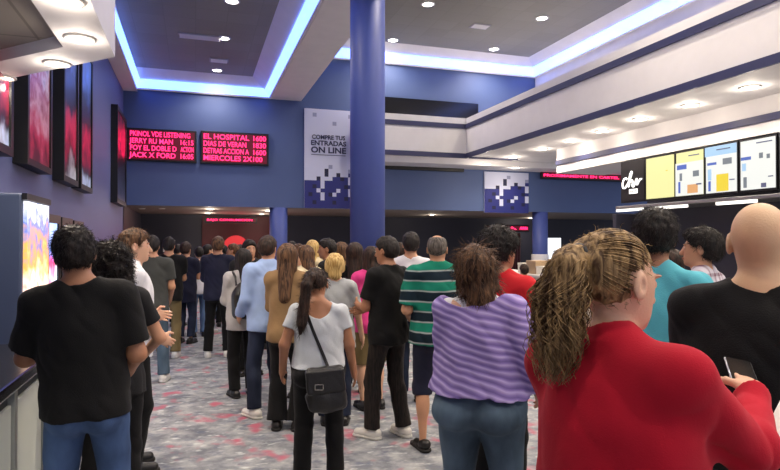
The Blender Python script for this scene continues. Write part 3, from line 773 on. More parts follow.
# ------------------------------------------------------------------ signs
M_LED = glow('red_led_text', (255, 40, 100), 2.6, (60, 0, 10)); M_LEDB = glow('led_panel_haze', (140, 4, 40), .30, (24, 6, 12)); M_LEDOFF = plain('led_panel_black', (20, 18, 22), .5)
FACE = (R(90), 0, 0)
def led(label, px0, px1, y0, y1, rows, yw=16.93, size=None, cat='led sign'):
    a = on_y(px0, y0, yw); b = on_y(px1, y1, yw); w, h = b.x - a.x, a.z - b.z
    o = empty('led_sign', (a.x, yw, b.z)); tag(o, label, cat)
    MB().box((0, w), (-.02, .06), (0, h), M_BLACK, bev=.01).build('housing', o)
    MB().box((.05, w - .05), (-.028, -.02), (.05, h - .05), M_LEDB if rows else M_LEDOFF).build('panel', o)
    n = max(len(rows), 1); rh = (h - .12) / n
    for i, (l, r) in enumerate(rows):
        zc = h - .06 - rh * (i + .5); sz = size or rh * 1.02
        if l:
            t_ = text('lettering', l, sz, (.07, -.032, zc), FACE, M_LED, o, .002, 'LEFT', 1.0, off=sz * .012)
            fit(t_, w * (.66 if r else .86) if i != 1 or not r else w * .62)
        if r:
            t_ = text('lettering', r, sz, (w - .07, -.032, zc), FACE, M_LED, o, .002, 'RIGHT', 1.0, off=sz * .012); fit(t_, w * .19)
    return o
led('left of two wide red LED showtime signs on the far blue wall', 127, 196.5, 127.5, 163, [('PKINOL VDE LISTENING', ''), ('JERRY RU MAN', '16:15'), ('FOY EL DOBLE D', 'ACTION'), ('JACK X FORD', '16:05')])
led('right of two wide red LED showtime signs on the far blue wall', 200.5, 268.5, 130.5, 166, [('EL HOSPITAL', '1600'), ('DIAS DE VERAN', '1830'), ('DETRAS ACCION A', '1600'), ('MIERCOLES 2X100', '')])
led('narrow red LED sign hanging in the dark corridor above the red arch', 204.5, 257, 216.5, 223.5, [('BAJO CONSUMICION', '')], 20.2)
led('small red LED sign in the dark corridor beside the far blue column', 485, 529, 224.5, 232, [('SALA', 'ARRIBA')], 20.2)
led('red LED sign half hidden under the soffit on the far wall right', 541, 628, 171.5, 182, [('PROXIMAMENTE EN CARTEL', '')], 16.9)
led('switched-off black LED sign under the soffit right of the thick column', 384, 464, 164, 172, [], 16.9)
# mosaic banners
M_BW = plain('banner_white', (205, 210, 235), .6); M_BB = plain('banner_blue', (38, 44, 120), .6); M_BD = plain('banner_dark_blue', (26, 28, 66), .6); M_BG = plain('banner_grey', (150, 156, 190), .6); M_BT = plain('banner_lettering', (50, 54, 92), .6)
PAT = ["WWWWWWWWWWWW", "WWGWWWWWWWWG", "WWWWWWWWWWWW", "WWWWWWWGWWWW", "WWWWWWWWWWWW", "WWWWWWWWWWWW", "WWWWWWWWWWWW", "WWWWWWWWWWWW", "WWWWWWWWWWWW", "WWWWWWWWWWWW", "WWWWWWWWWWWW", "WWWWWWWWWWWW", "WWWWWWWWWWWW", "WWWWWWWWWWWW",
       "WWWWWWGWWWWW", "WWWWWDWWWWWG", "WWWWWDWWDWWB", "WWWDWWWBBDBW", "BBBBWBBBBBBW", "BBDBWBBBBBDB", "BBBWBBBBWBBW", "BDBBWBDWBBBW", "BBBBWBBBBBDB", "BBDBBBBDBBBB", "BBBBBBBBBBBB"]
def banner(label, px0, px1, y0, y1, pat, words):
    yw = 16.94; a = on_y(px0, y0, yw); b = on_y(px1, y0 + 1, yw); c = on_y(px0, y1, yw); w = b.x - a.x; h = a.z - c.z
    o = empty('wall_banner', (a.x, yw, c.z)); tag(o, label, 'banner')
    s = MB(); nr = len(pat); nc = len(pat[0]); mm = dict(W=M_BW, B=M_BB, D=M_BD, G=M_BG); s.box((0, w), (0, .05), (0, h), M_BW)
    for r in range(nr):
        for q in range(nc):
            x0, x1 = q * w / nc, (q + 1) * w / nc; zt = h - r * h / nr; z_ = h - (r + 1) * h / nr
            s.add([(x0, -.002, z_), (x1, -.002, z_), (x1, -.002, zt), (x0, -.002, zt)], [(0, 1, 2, 3)], mm[pat[r][q]])
    s.build('printed_panel', o)
    for body, sz, zc, ww in words:
        t_ = text('lettering', body, sz, (w * .5, -.012, h * zc), FACE, M_BT, o, .003, 'CENTER', off=sz * .035); fit(t_, w * ww)
    if words: MB().box((w * .14, w * .86), (-.012, -.004), (h * .535, h * .541), M_BT).build('underline', o)
banner('tall white banner with blue mosaic squares beside the thick column', 304.5, 352, 108, 208, PAT, [('COMPRE TUS', .17, .715, .70), ('ENTRADAS', .19, .655, .74), ('ON LINE', .23, .585, .74)])
banner('mosaic banner under the soffit in the middle of the far wall', 484.5, 528.5, 171.5, 212.5, PAT[13:], [])
# ------------------------------------------------------------------ posters and light boxes on the left wall
def poster_mat(name, stops, strength, seed=0, scale=4.0):
    m, nt, b = new_mat(name); L = nt.links.new
    tc = node(nt, 'ShaderNodeTexCoord'); mp = node(nt, 'ShaderNodeMapping'); mp.inputs['Location'].default_value = (seed, seed * 2, 0)
    n = node(nt, 'ShaderNodeTexNoise'); n.inputs['Scale'].default_value = scale; n.inputs['Detail'].default_value = 3
    sx = node(nt, 'ShaderNodeSeparateXYZ'); L(tc.outputs['Generated'], sx.inputs['Vector'])
    L(tc.outputs['Object'], mp.inputs['Vector']); L(mp.outputs['Vector'], n.inputs['Vector'])
    a = node(nt, 'ShaderNodeMath', operation='MULTIPLY_ADD'); a.inputs[1].default_value = .55; L(n.outputs['Fac'], a.inputs[0])
    s = node(nt, 'ShaderNodeMath', operation='ADD'); s.inputs[1].default_value = -.275; L(sx.outputs['Z'], s.inputs[0]); L(s.outputs[0], a.inputs[2])
    r = node(nt, 'ShaderNodeValToRGB'); r.color_ramp.elements[0].position = stops[0][0]; r.color_ramp.elements[0].color = rgb(stops[0][1])
    r.color_ramp.elements[1].position = stops[-1][0]; r.color_ramp.elements[1].color = rgb(stops[-1][1])
    for p, c in stops[1:-1]: e = r.color_ramp.elements.new(p); e.color = rgb(c)
    L(a.outputs[0], r.inputs['Fac']); L(r.outputs['Color'], b.inputs['Base Color']); L(r.outputs['Color'], b.inputs['Emission Color'])
    b.inputs['Emission Strength'].default_value = strength; b.inputs['Roughness'].default_value = .35
    return m
def wallbox(name, label, cat, ya, yb, za, zb_, mat, depth=.12, x=XL, fr=.05, extra=None, frame=M_BLACK):
    o = empty(name, (x, ya, za)); tag(o, label, cat); w, h = yb - ya, zb_ - za
    f = MB(); f.box((0, depth), (0, fr), (0, h), frame); f.box((0, depth), (w - fr, w), (0, h), frame); f.box((0, depth), (fr, w - fr), (0, fr), frame); f.box((0, depth), (fr, w - fr), (h - fr, h), frame); f.box((0, .03), (fr, w - fr), (fr, h - fr), frame)
    f.build('frame', o); MB().box((.03, depth - .02), (fr, w - fr), (fr, h - fr), mat).build('poster_panel' if 'poster' in name else 'lit_panel', o)
    if extra: extra(o, w, h, depth)
    return o
P1 = poster_mat('poster_pink_faces', [(0, (60, 10, 22)), (.16, (170, 50, 78)), (.3, (196, 150, 166)), (.40, (150, 60, 84)), (.5, (196, 176, 190)), (.62, (60, 70, 90)), (.8, (120, 140, 190)), (1, (50, 60, 110))], .12, 1, 5)
P2 = poster_mat('poster_red_dark', [(0, (190, 190, 196)), (.14, (40, 20, 26)), (.30, (196, 44, 76)), (.42, (180, 40, 70)), (.52, (18, 18, 26)), (.72, (24, 30, 56)), (1, (120, 150, 230))], .15, 4, 3)
P3 = poster_mat('poster_blue_dark', [(0, (180, 196, 226)), (.12, (34, 30, 44)), (.3, (180, 40, 72)), (.45, (24, 24, 34)), (.65, (30, 34, 60)), (1, (90, 130, 220))], .15, 9, 3)
P4 = poster_mat('poster_red_band', [(0, (60, 62, 80)), (.35, (16, 16, 20)), (.55, (20, 14, 18)), (.62, (210, 24, 70)), (.78, (190, 20, 60)), (1, (20, 18, 24))], .25, 3)
def yx(px, x=XL): return on_x(px, 200, x).y
PZ0, PZ1 = 2.5, 4.75
wallbox('wall_poster', 'dark framed poster at the left picture edge under the bulkhead', 'poster', 5.6, 6.55, PZ0, PZ1, P3, .14, fr=.08)
wallbox('wall_poster', 'wide framed poster with pale faces over pink on the left wall', 'poster', yx(12), yx(39), PZ0, PZ1, P1, .14, fr=.07)
wallbox('wall_poster', 'narrow framed poster with a red middle and dark top on the left wall', 'poster', yx(52), yx(68), PZ0, PZ1, P2, .14, fr=.08)
wallbox('wall_poster', 'framed poster with blue top and pale foot, third past the bulkhead', 'poster', yx(71), yx(83.5), PZ0, PZ1, P3, .14, fr=.08)
wallbox('wall_poster', 'dark framed poster with a red band near the far left corner', 'poster', yx(110.5), yx(120.5), 2.56, 4.75, P4, .14, fr=.1)
B1 = poster_mat('lightbox_warm', [(0, (255, 250, 235)), (.2, (250, 226, 150)), (.4, (240, 120, 100)), (.5, (255, 240, 225)), (.7, (240, 170, 80)), (.85, (90, 120, 200)), (1, (250, 250, 255))], .8, 2, 9)
B2 = poster_mat('lightbox_cool', [(0, (200, 225, 255)), (.3, (230, 240, 255)), (.68, (215, 235, 255)), (.76, (230, 60, 120)), (.82, (90, 130, 220)), (1, (170, 200, 250))], 1.0, 6, 2)
M_KIOSK = plain('kiosk_slate_paint', (72, 84, 110), .5)
ka, kb = yx(22, -1.3), yx(47, -1.3); kz = on_x(22, 193, -1.3).z
kk = empty('display_kiosk', (XL, ka, 0)); tag(kk, 'slate blue kiosk block with a tall colourful lit panel behind the counter', 'kiosk')
MB().box((0, -1.3 - XL), (0, kb - ka), (0, kz), M_KIOSK, bev=.02).build('cabinet', kk)
MB().box((-1.3 - XL, -1.3 - XL + .025), (.04, kb - ka - .04), (.55, kz - .06), B1).build('lit_panel', kk)
MB().box((-1.3 - XL, -1.3 - XL + .035), (0, kb - ka), (kz - .05, kz), M_BLACK).build('top_rail', kk)
vz = .35
for (pa, pb, yt, lb) in ((47.5, 61, 214, 'nearest of three glowing white-blue drinks cabinets on the left wall'), (62.5, 73, 217, 'middle of three glowing white-blue drinks cabinets on the left wall'), (74.5, 84, 220, 'farthest of three glowing white-blue drinks cabinets on the left wall')):
    x = XL + .35; ya, yb = yx(pa, x), yx(pb, x); zt = on_x(pb, yt + 2, x).z
    o = wallbox('drinks_cabinet', lb, 'drinks cabinet', ya, yb, 0, zt, B2, .35, fr=.09)
# ------------------------------------------------------------------ left counter
M_CTOP = plain('black_counter_stone', (22, 22, 24), .2, var=.2, vscale=30); M_CPAN = plain('pale_counter_panel', (214, 220, 208), .45); M_CFR = plain('counter_frame_steel', (170, 174, 170), .35, .6); M_CDK = plain('counter_dark_end', (40, 42, 48), .4)
cf = -.84; ce = 4.35; ct = on_x(0, 385, cf).z
c = empty('service_counter', (cf, .9, 0)); tag(c, 'left service counter with black top, steel frame and pale panels', 'counter'); cl = ce - .9
MB().box((-.72, 0), (.02, cl), (.08, ct - .06), M_CDK).build('body', c)
MB().box((-.76, .04), (0, cl + .04), (ct - .06, ct), M_CTOP, bev=.012).build('countertop', c)
for k in range(5):
    y0 = .06 + k * (cl - .5) / 5; y1 = y0 + (cl - .5) / 5 - .07
    MB().box((0, .018), (y0, y1), (.14, ct - .12), M_CPAN, bev=.004).build('panel', c)
fr = MB()
for k in range(6): y0 = k * (cl - .5) / 5; fr.box((0, .03), (y0, y0 + .05), (.08, ct - .06), M_CFR)
fr.box((0, .03), (0, cl), (.06, .13), M_CFR); fr.build('frame', c)
MB().box((-.70, -.02), (.04, cl - .02), (0, .08), M_BLACK).build('plinth', c)
M_WPL = plain('white_plastic', (226, 222, 216), .4); M_CARD = plain('kraft_card', (176, 150, 120), .8); M_CARDW = plain('white_card', (230, 224, 210), .8)
def carton(x, y, z, w, d, h, m, label, rz=0, name='carton', cat='box', lid=True):
    o = empty(name, (x, y, z), rz); tag(o, label, cat)
    MB().box((-w / 2, w / 2), (-d / 2, d / 2), (0, h * .86), m, bev=.004).build('box_body', o)
    MB().box((-w / 2 - .006, w / 2 + .006), (-d / 2 - .006, d / 2 + .006), (h * .80, h), m, bev=.004).build('lid', o); return o
p = on_z(6, 316, ct); carton(-1.33, 3.55, ct, .30, .26, .17, M_WPL, 'white plastic tray box on the left counter at the picture edge')
carton(-1.22, 3.95, ct, .20, .18, .13, M_CARDW, 'small pale box behind the white tray box on the left counter', .2)
# ------------------------------------------------------------------ concession counter on the right
ccx = 6.2; M_CREAM = plain('cream_counter_panel', (214, 200, 176), .5); 
c2 = empty('concession_counter', (ccx, 4.0, 0)); tag(c2, 'cream concession counter on the right with goods on top', 'counter')
MB().box((.03, .7), (0, 8.4), (.08, 1.0), M_CREAM).build('body', c2); MB().box((0, .76), (-.02, 8.42), (1.0, 1.05), M_WPL, bev=.01).build('countertop', c2)
MB().box((.07, .68), (.02, 8.38), (0, .08), M_BLACK).build('plinth', c2)
for k in range(6): MB().box((.01, .03), (.06 + k * 1.4, .06 + k * 1.4 + 1.28), (.16, .92), M_CREAM, bev=.004).build('panel', c2)
for i, (pp, w, h, m, lb) in enumerate(((528, .30, .20, M_CARDW, 'white carton on the far concession counter left of two'), (538, .34, .26, M_CARD, 'tan carton on the concession counter beneath the far blue column'), (547, .28, .16, M_CARDW, 'low white carton on the concession counter beside the ponytail'))):
    q = on_x(pp, 272, ccx + .3); carton(ccx + .3, q.y, 1.05, w, .3, h, m, lb, .1 * i)
# ------------------------------------------------------------------ menu boards
def menu_mat(name, base, blocks):
    m, nt, b = new_mat(name); b.inputs['Emission Color'].default_value = rgb(base); b.inputs['Base Color'].default_value = rgb(base); b.inputs['Emission Strength'].default_value = 1.15; return m
MW = glow('menu_white', (250, 252, 246), .60, (60, 60, 60)); MY = glow('menu_cream', (255, 250, 176), .60, (60, 60, 40)); MC = glow('menu_pale_blue', (176, 216, 250), .58, (50, 60, 70))
MYL = glow('menu_yellow', (250, 222, 60), .58, (60, 50, 20)); MBL = glow('menu_blue', (84, 112, 200), .55, (20, 30, 60)); MOR = glow('menu_orange', (240, 180, 120), .56, (60, 40, 30)); MGR = glow('menu_grey', (130, 140, 150), .5, (40, 40, 40)); MTX = glow('menu_text', (70, 80, 110), .5, (60, 60, 80))
MX = FX - .10
def menu(label, pa, pb, m, blocks, name='menu_board'):
    ya, yb = on_x(pa, 180, MX).y, on_x(pb, 180, MX).y; w = ya - yb; h = 3.43 - 2.53      # local x runs toward the camera
    o = empty(name, (MX, ya, 2.53), R(-90)); tag(o, label, 'menu board')
    fr = .035
    f = MB(); f.box((0, w), (0, .09), (0, h), M_BLACK); f.build('housing', o)
    MB().box((fr, w - fr * .6), (-.012, 0), (fr, h - fr), m).build('lit_screen' if m is not M_LEDOFF else 'black_face', o)
    for k_, (bm_, x0, x1, z_0, z_1) in enumerate(blocks):
        MB().box((w * x0, w * x1), (-.015 - .002 * k_, -.012), (h * z_0, h * z_1), bm_).build('printed_patch', o)
    return o, w, h
o, w, h = menu('black menu panel with white script lettering at the far end of the row', 621, 645, M_LEDOFF, [])
# script lettering and small word plate
M_SCR = glow('sign_white', (245, 245, 240), .9, (230, 230, 230))
strokes = [[(.30, .55), (.24, .60), (.15, .55), (.10, .42), (.13, .33), (.22, .33), (.32, .42), (.44, .60), (.50, .72), (.47, .76), (.42, .66), (.38, .48), (.37, .34), (.41, .46), (.48, .52), (.53, .47), (.52, .36), (.57, .34), (.64, .44), (.70, .54), (.69, .42), (.72, .38), (.78, .46), (.86, .52), (.94, .50)]]
for st in strokes:
    pts = []
    for i in range(len(st) - 1):
        p0 = st[max(i - 1, 0)]; p1 = st[i]; p2 = st[i + 1]; p3 = st[min(i + 2, len(st) - 1)]
        for u in np.linspace(0, 1, 5)[:-1]:
            pts.append([.5 * (2 * p1[j] + (p2[j] - p0[j]) * u + (2 * p0[j] - 5 * p1[j] + 4 * p2[j] - p3[j]) * u * u + (3 * p1[j] - p0[j] - 3 * p2[j] + p3[j]) * u ** 3) for j in (0, 1)])
    P = [V(w * a, -.02, h * (b_ * .85 + .08)) for a, b_ in pts]; lt = tubes('script_lettering', [P], [.020], M_SCR, o, 6, False)
MB().box((w * .38, w * .72), (-.022, -.012), (h * .20, h * .31), M_SCR).build('word_plate', o)
t_ = text('lettering', 'SHOP', .07, (w * .55, -.024, h * .255), FACE, M_BLACK, o, .001, 'CENTER', off=.001); fit(t_, w * .26)
T1 = [(MTX, .12, .5, .90, .915), (MTX, .12, .44, .84, .85)]
menu('plain glowing cream menu board beside the black script panel', 645.5, 675, MY, [(MYL, .72, .78, .62, .64)])
menu('lit menu board with blue title and orange picture, third in the row', 675.5, 704.5, MY, [(MW, .02, .98, .04, .74), (MBL, .08, .42, .60, .70), (MGR, .64, .84, .42, .54), (MOR, .45, .80, .08, .26), (MGR, .18, .26, .36, .52), (MTX, .76, .92, .24, .27), (MBL, .14, .20, .10, .34), (MTX, .50, .85, .86, .88)])
menu('lit menu board with yellow picture and pale blue top, fourth in the row', 705, 738, MW, [(MC, .02, .98, .78, .97), (MYL, .38, .74, .06, .40), (MBL, .10, .38, .60, .65), (MGR, .58, .84, .58, .70), (MC, .12, .22, .30, .52), (MTX, .78, .92, .26, .28), (MBL, .14, .20, .08, .28), (MTX, .4, .8, .88, .90)])
menu('mostly white lit menu board above the bald man', 739.5, 777, MW, [(MBL, .06, .34, .60, .66), (MGR, .56, .66, .60, .70), (MGR, .76, .84, .58, .66), (MC, .10, .20, .40, .54), (MTX, .80, .92, .24, .26), (MGR, .14, .22, .08, .28), (MTX, .62, .74, .06, .14), (MTX, .5, .9, .88, .90)])
menu('lit menu board cut off by the right picture edge', 779, 822, MW, [(MBL, .06, .34, .60, .66), (MYL, .4, .7, .1, .4)])
# ------------------------------------------------------------------ corridor dressing
M_RED = plain('dark_red_paint', (72, 14, 24), .6); M_REDG = glow('red_glow', (225, 56, 60), .5, (140, 20, 30))
a0 = on_y(202, 230, 22.3); a1 = on_y(283, 230, 22.3)
rw = empty('red_arch_wall', (a0.x, 22.35, 0)); tag(rw, 'dark red wall section with a glowing red arch at the corridor end', 'wall panel')
MB().box((0, a1.x - a0.x), (0, .1), (0, 2.6), M_RED).build('panel', rw)
ac = on_y(236, 250, 22.2); rr = .45; pr = [(rr * math.cos(t_), rr * math.sin(t_)) for t_ in np.linspace(0, math.pi, 24)] 
am = MB(); T_ = Matrix.Translation((ac.x - a0.x, -.02, 1.45)) @ Matrix.Rotation(R(90), 4, 'X'); am.prism([(rr, -1.2)] + pr + [(-rr, -1.2)], 0, .06, M_REDG, T_); am.build('glowing_arch', rw)
ld = bpy.data.lights.new('arch_lamp', 'AREA'); ld.energy = 12; ld.size = 1.2; ld.color = (1, .12, .14); lo = bpy.data.objects.new('arch_lamp', ld); COL.objects.link(lo); lo.parent = rw; lo.location = (ac.x - a0.x, -.3, 1.9); lo.rotation_euler = (R(-70), 0, 0)
q0 = on_y(163, 240, 22.4); q1 = on_y(175, 252, 22.4)
o = empty('lit_poster_frame', (q0.x, 22.42, q1.z)); tag(o, 'small bright framed notice on the dark corridor wall at left', 'poster')
MB().box((0, q1.x - q0.x), (0, .06), (0, q0.z - q1.z), M_PALE).build('frame', o); MB().box((.08, q1.x - q0.x - .08), (-.02, 0), (.08, q0.z - q1.z - .08), M_DARKG).build('picture', o)
q0 = on_y(547.5, 238, 17.6); q1 = on_y(561, 277, 17.6)
M_LB = glow('lightbox_white', (240, 245, 250), 1.1, (200, 200, 200))
o = empty('lit_notice', (q0.x, 17.6, 0)); tag(o, 'bright white lit notice stand right of the far blue column', 'light box')
MB().box((0, q1.x - q0.x), (0, .12), (q1.z, q0.z), M_LB).build('lit_face', o); MB().box((-.03, q1.x - q0.x + .03), (.02, .16), (0, q1.z), M_BLACK).build('stand', o)
q0 = on_y(508, 236, 19.5); q1 = on_y(521, 272, 19.5)
o = empty('red_curtain_panel', (q0.x, 19.5, 0)); tag(o, 'dark red upright panel in the corridor left of the far column', 'panel')
s_ = MB(); [s_.lathe((.05 + .1 * i, 0, 0), [(.06, 0), (.06, 2.0)], M_RED, 10) for i in range(max(2, int((q1.x - q0.x) / .1)))]; s_.build('folds', o)
# ------------------------------------------------------------------ the crowd
K = cloth
BLK = K('black_tee', (13, 13, 14)); BLK2 = K('washed_black', (28, 28, 30)); GREY = K('grey_tee', (168, 172, 174)); DGREY = K('charcoal_grey', (62, 64, 62)); NAVY = K('navy', (30, 32, 52))
WHT = K('white_cotton', (222, 222, 226)); WHT2 = K('soft_white_tee', (196, 202, 206)); CREAM = K('cream_jacket', (214, 200, 164)); TAN = K('tan_jacket', (140, 112, 78)); LBLUE = K('light_blue_shirt', (156, 180, 222))
RED = K('red_knit', (176, 16, 40), .9, .12, 260, .10, 5); RED2 = K('red_tee', (208, 36, 44)); CYAN = K('turquoise_polo', (92, 184, 200)); PINK = K('pink_top', (222, 66, 140)); YEL = K('ochre_shirt', (200, 160, 84)); OLIVE = K('khaki_shorts', (120, 104, 70))
LGREY = K('light_grey_jacket', (176, 174, 172)); BLKP = K('black_trousers', (13, 13, 15)); BROWNT = K('brown_top', (92, 70, 52)); PLAIN_G = K('green_grey_top', (88, 100, 84))
J_MID = denim('mid_blue', (62, 84, 122)); J_DARK = denim('dark_blue', (34, 42, 62)); J_LIGHT = denim('light_blue', (96, 122, 160)); J_GREY = denim('grey_blue', (74, 92, 108)); J_BLK = denim('black', (30, 32, 36))
SH_W = plain('white_trainer', (214, 212, 206), .5); SH_B = plain('black_shoe', (24, 22, 22), .4); SH_BR = plain('brown_shoe', (66, 50, 40), .5)
def stripes(name, cols, period, horizontal=True, ang=0, wob=.0, bump=0.0):
    m, nt, b = new_mat(name); L = nt.links.new; b.inputs['Roughness'].default_value = .9; b.inputs['Specular IOR Level'].default_value = .2
    tc = node(nt, 'ShaderNodeTexCoord'); mp = node(nt, 'ShaderNodeMapping'); mp.inputs['Rotation'].default_value = (0, ang, 0); L(tc.outputs['Object'], mp.inputs['Vector'])
    s = node(nt, 'ShaderNodeSeparateXYZ'); L(mp.outputs['Vector'], s.inputs['Vector'])
    n = node(nt, 'ShaderNodeTexNoise'); n.inputs['Scale'].default_value = 4; L(tc.outputs['Object'], n.inputs['Vector'])
    a = node(nt, 'ShaderNodeMath', operation='MULTIPLY_ADD'); a.inputs[1].default_value = wob; L(n.outputs['Fac'], a.inputs[0]); L(s.outputs['Z'], a.inputs[2])
    d = node(nt, 'ShaderNodeMath', operation='DIVIDE'); d.inputs[1].default_value = period; L(a.outputs[0], d.inputs[0])
    f = node(nt, 'ShaderNodeMath', operation='FRACT'); L(d.outputs[0], f.inputs[0])
    r = node(nt, 'ShaderNodeValToRGB'); r.color_ramp.interpolation = 'LINEAR'
    r.color_ramp.elements[0].position = 0; r.color_ramp.elements[0].color = rgb(cols[0][1]); r.color_ramp.elements[1].position = cols[-1][0]; r.color_ramp.elements[1].color = rgb(cols[-1][1])
    for p, c in cols[1:-1]: e = r.color_ramp.elements.new(p); e.color = rgb(c)
    L(f.outputs[0], r.inputs['Fac']); L(r.outputs['Color'], b.inputs['Base Color'])
    if bump:
        bp = node(nt, 'ShaderNodeBump'); bp.inputs['Strength'].default_value = bump; bp.inputs['Distance'].default_value = .012; L(r.outputs['Color'], bp.inputs['Height']); L(bp.outputs['Normal'], b.inputs['Normal'])
    return m
GRN, DGR, GRY = (24, 120, 98), (20, 36, 46), (150, 160, 160)
M_STRIPE = stripes('green_striped_polo', [(0, GRN), (.40, GRN), (.43, GRY), (.47, GRY), (.50, DGR), (.90, DGR), (.93, GRY), (.97, GRY), (1, GRN)], .165, wob=.03)
PU, PL_, PD = (142, 122, 184), (184, 170, 216), (112, 96, 156)
M_SHAWL = stripes('purple_ribbed_shawl', [(0, PD), (.25, PU), (.55, PL_), (.8, PU), (1, PD)], .036, ang=-.26, wob=.06, bump=.6)
def plaid():
    m, nt, b = new_mat('plaid_shirt'); L = nt.links.new; tc = node(nt, 'ShaderNodeTexCoord'); s = node(nt, 'ShaderNodeSeparateXYZ'); L(tc.outputs['Object'], s.inputs['Vector']); out = []
    for ax in 'XYZ':
        d = node(nt, 'ShaderNodeMath', operation='MULTIPLY'); d.inputs[1].default_value = 16; L(s.outputs[ax], d.inputs[0])
        f = node(nt, 'ShaderNodeMath', operation='FRACT'); L(d.outputs[0], f.inputs[0]); g_ = node(nt, 'ShaderNodeMath', operation='GREATER_THAN'); g_.inputs[1].default_value = .68; L(f.outputs[0], g_.inputs[0]); out.append(g_)
    a = node(nt, 'ShaderNodeMath', operation='ADD'); L(out[0].outputs[0], a.inputs[0]); L(out[2].outputs[0], a.inputs[1]); h = node(nt, 'ShaderNodeMath', operation='MULTIPLY'); h.inputs[1].default_value = .5; L(a.outputs[0], h.inputs[0])
    r = node(nt, 'ShaderNodeValToRGB'); r.color_ramp.elements[0].color = rgb((206, 200, 210)); r.color_ramp.elements[1].color = rgb((120, 84, 100)); L(h.outputs[0], r.inputs['Fac']); L(r.outputs['Color'], b.inputs['Base Color']); b.inputs['Roughness'].default_value = .9
    return m
M_PLAID = plaid()
def TEE(m, **k): return dict(dict(mat=m, name='t_shirt', t=.016, hem=.84, sleeve=.68, neck=('crew',), flare=.012, drape=.034), **k)
def LONG(m, **k): return dict(dict(mat=m, name='shirt', t=.016, hem=.84, sleeve=1.97, neck=('crew',), flare=.004, drape=.034), **k)
def JNS(m, **k): return dict(dict(mat=m, name='jeans', t=.014, frac=1.97, cuff=.022), **k)
def TRS(m, **k): return dict(dict(mat=m, name='trousers', t=.014, frac=1.97, cuff=.022), **k)
TR = dict(mat=SH_W, name='trainer'); BS = dict(mat=SH_B, name='shoe', sole=M_SOLED)
A_FRONT = dict(t=(.06, .30, 1.14), hint=(.5, -.4, -1), n=(-1, 0, .3))           # forearms held in front
A_PHONE = dict(t=(.05, .28, 1.26), hint=(.5, -.3, -1), n=(-.3, -.6, .6), curl=.7)
A_HIP = dict(t=(.19, .20, .98), hint=(.3, -1, 0)); A_HANG = dict(t=(.27, .05, .90)); A_CROSS = dict(t=(-.04, .22, 1.20), hint=(.9, 0, -1), n=(0, -1, 0), curl=.5)
F0 = ((.10, 0, 10), (.10, 0, 10)); FST = ((.12, .10, 14), (.12, -.06, 14)); FWD = ((.14, 0, 12), (.14, .03, 12))

# -- the near figures
red = person('woman in red long-sleeved top with streaky blond ponytail writing at right front', 618, 412, 34, side=-3, H=1.70, fem=True, g=1.30, skin=S_LIGHT, head=(12, 8, 0), sw=.186, lean=1, hs=1.07,
    armR=dict(t=(.12, .44, 1.325), hint=(.3, -.3, -.5), n=(-.5, 0, -1), curl=.5, d=(-.5, .9, .25)), armL=dict(t=(.02, .34, 1.22), hint=(.8, -.3, -1), n=(0, -.3, 1), curl=.3, d=(-.5, .6, .1)),
    top=dict(mat=RED, name='knit_top', t=.020, hem=.80, sleeve=1.97, neck=('collar',), flare=.004, drape=.02, folds=.012), bottom=JNS(J_DARK), shoes=BS, vox=.0055)
bald = person('bald man in plain black t-shirt at the right picture edge', 760, 302, 4, H=1.805, g=1.26, hs=1.08, skin=(218, 180, 142), head=(2, 2, 0), sw=.212, top=TEE(BLK, neck=('crew',)), bottom=TRS(BLKP), shoes=BS, vox=.0055, armL=A_FRONT, armR=A_FRONT)
mleft = person('man in black t-shirt and blue jeans leaning a forearm on the left counter', 88, 212, 8, H=1.755, g=1.0, skin=S_TAN, head=(-10, 8, -4), side=-4, sw=.19, top=TEE(BLK, hem=.885, folds=.011, t=.020, sleeve=.82, flare=.02, drape=.03), bottom=JNS(J_MID), shoes=TR,
    armL=dict(t=(.17, .32, 1.13), hint=(.6, -1, -.3), n=(0, .1, -1), d=(-.45, .9, -.05), curl=.4), armR=dict(t=(.17, .20, 1.05), hint=(.35, -1, -.3), n=(-1, 0, 0), curl=.7), hair=dict(style='short', mat=H_BLACK, vol=.016), vox=.006, feet=FWD)
purp = person('large woman wrapped in a purple ribbed shawl over grey-blue jeans', 480, 198, 14, H=1.655, fem=True, g=1.25, hipg=1.5, skin=S_LIGHT, head=(-20, 8, -7), sw=.178, top=[dict(mat=WHT, name='white_top', t=.002, drape=-.07, hem=1.14, sleeve=.5, neck=('crew',)), dict(mat=M_SHAWL, name='shawl', t=.030, hem=1.0, sleeve=1.9, neck=('off',), flare=.02, drape=.035, folds=.014, thick_arm=.012)],
    bottom=JNS(J_GREY, t=.012, waist=1.04), shoes=BS, armL=dict(t=(.10, .26, 1.10), hint=(.35, -1, -.6)), armR=dict(t=(.29, .12, 1.0), hint=(.5, -1, 0)), hair=dict(style='bob', mat=H_BROWN, vol=.024, length=.125), vox=.006, feet=FWD)
whi = person('short woman in white t-shirt and black trousers with long dark ponytail and black shoulder bag', 319, 141, 4, H=1.475, fem=True, g=1.30, skin=S_TAN, head=(-6, 22, -8), top=TEE(WHT2, hem=.97, neck=('vback',), sleeve=.5, t=.010, drape=0.005, flare=.012), bottom=TRS(BLKP, t=.010, cuff=.03, waist=1.03), shoes=BS,
    armL=dict(t=(.31, .06, .93)), armR=dict(t=(.30, .10, .86)), hair=dict(style='pony', mat=H_DARK, vol=.020, length=.36, sidey=-.13), vox=.0065, feet=FWD, hs=1.14)
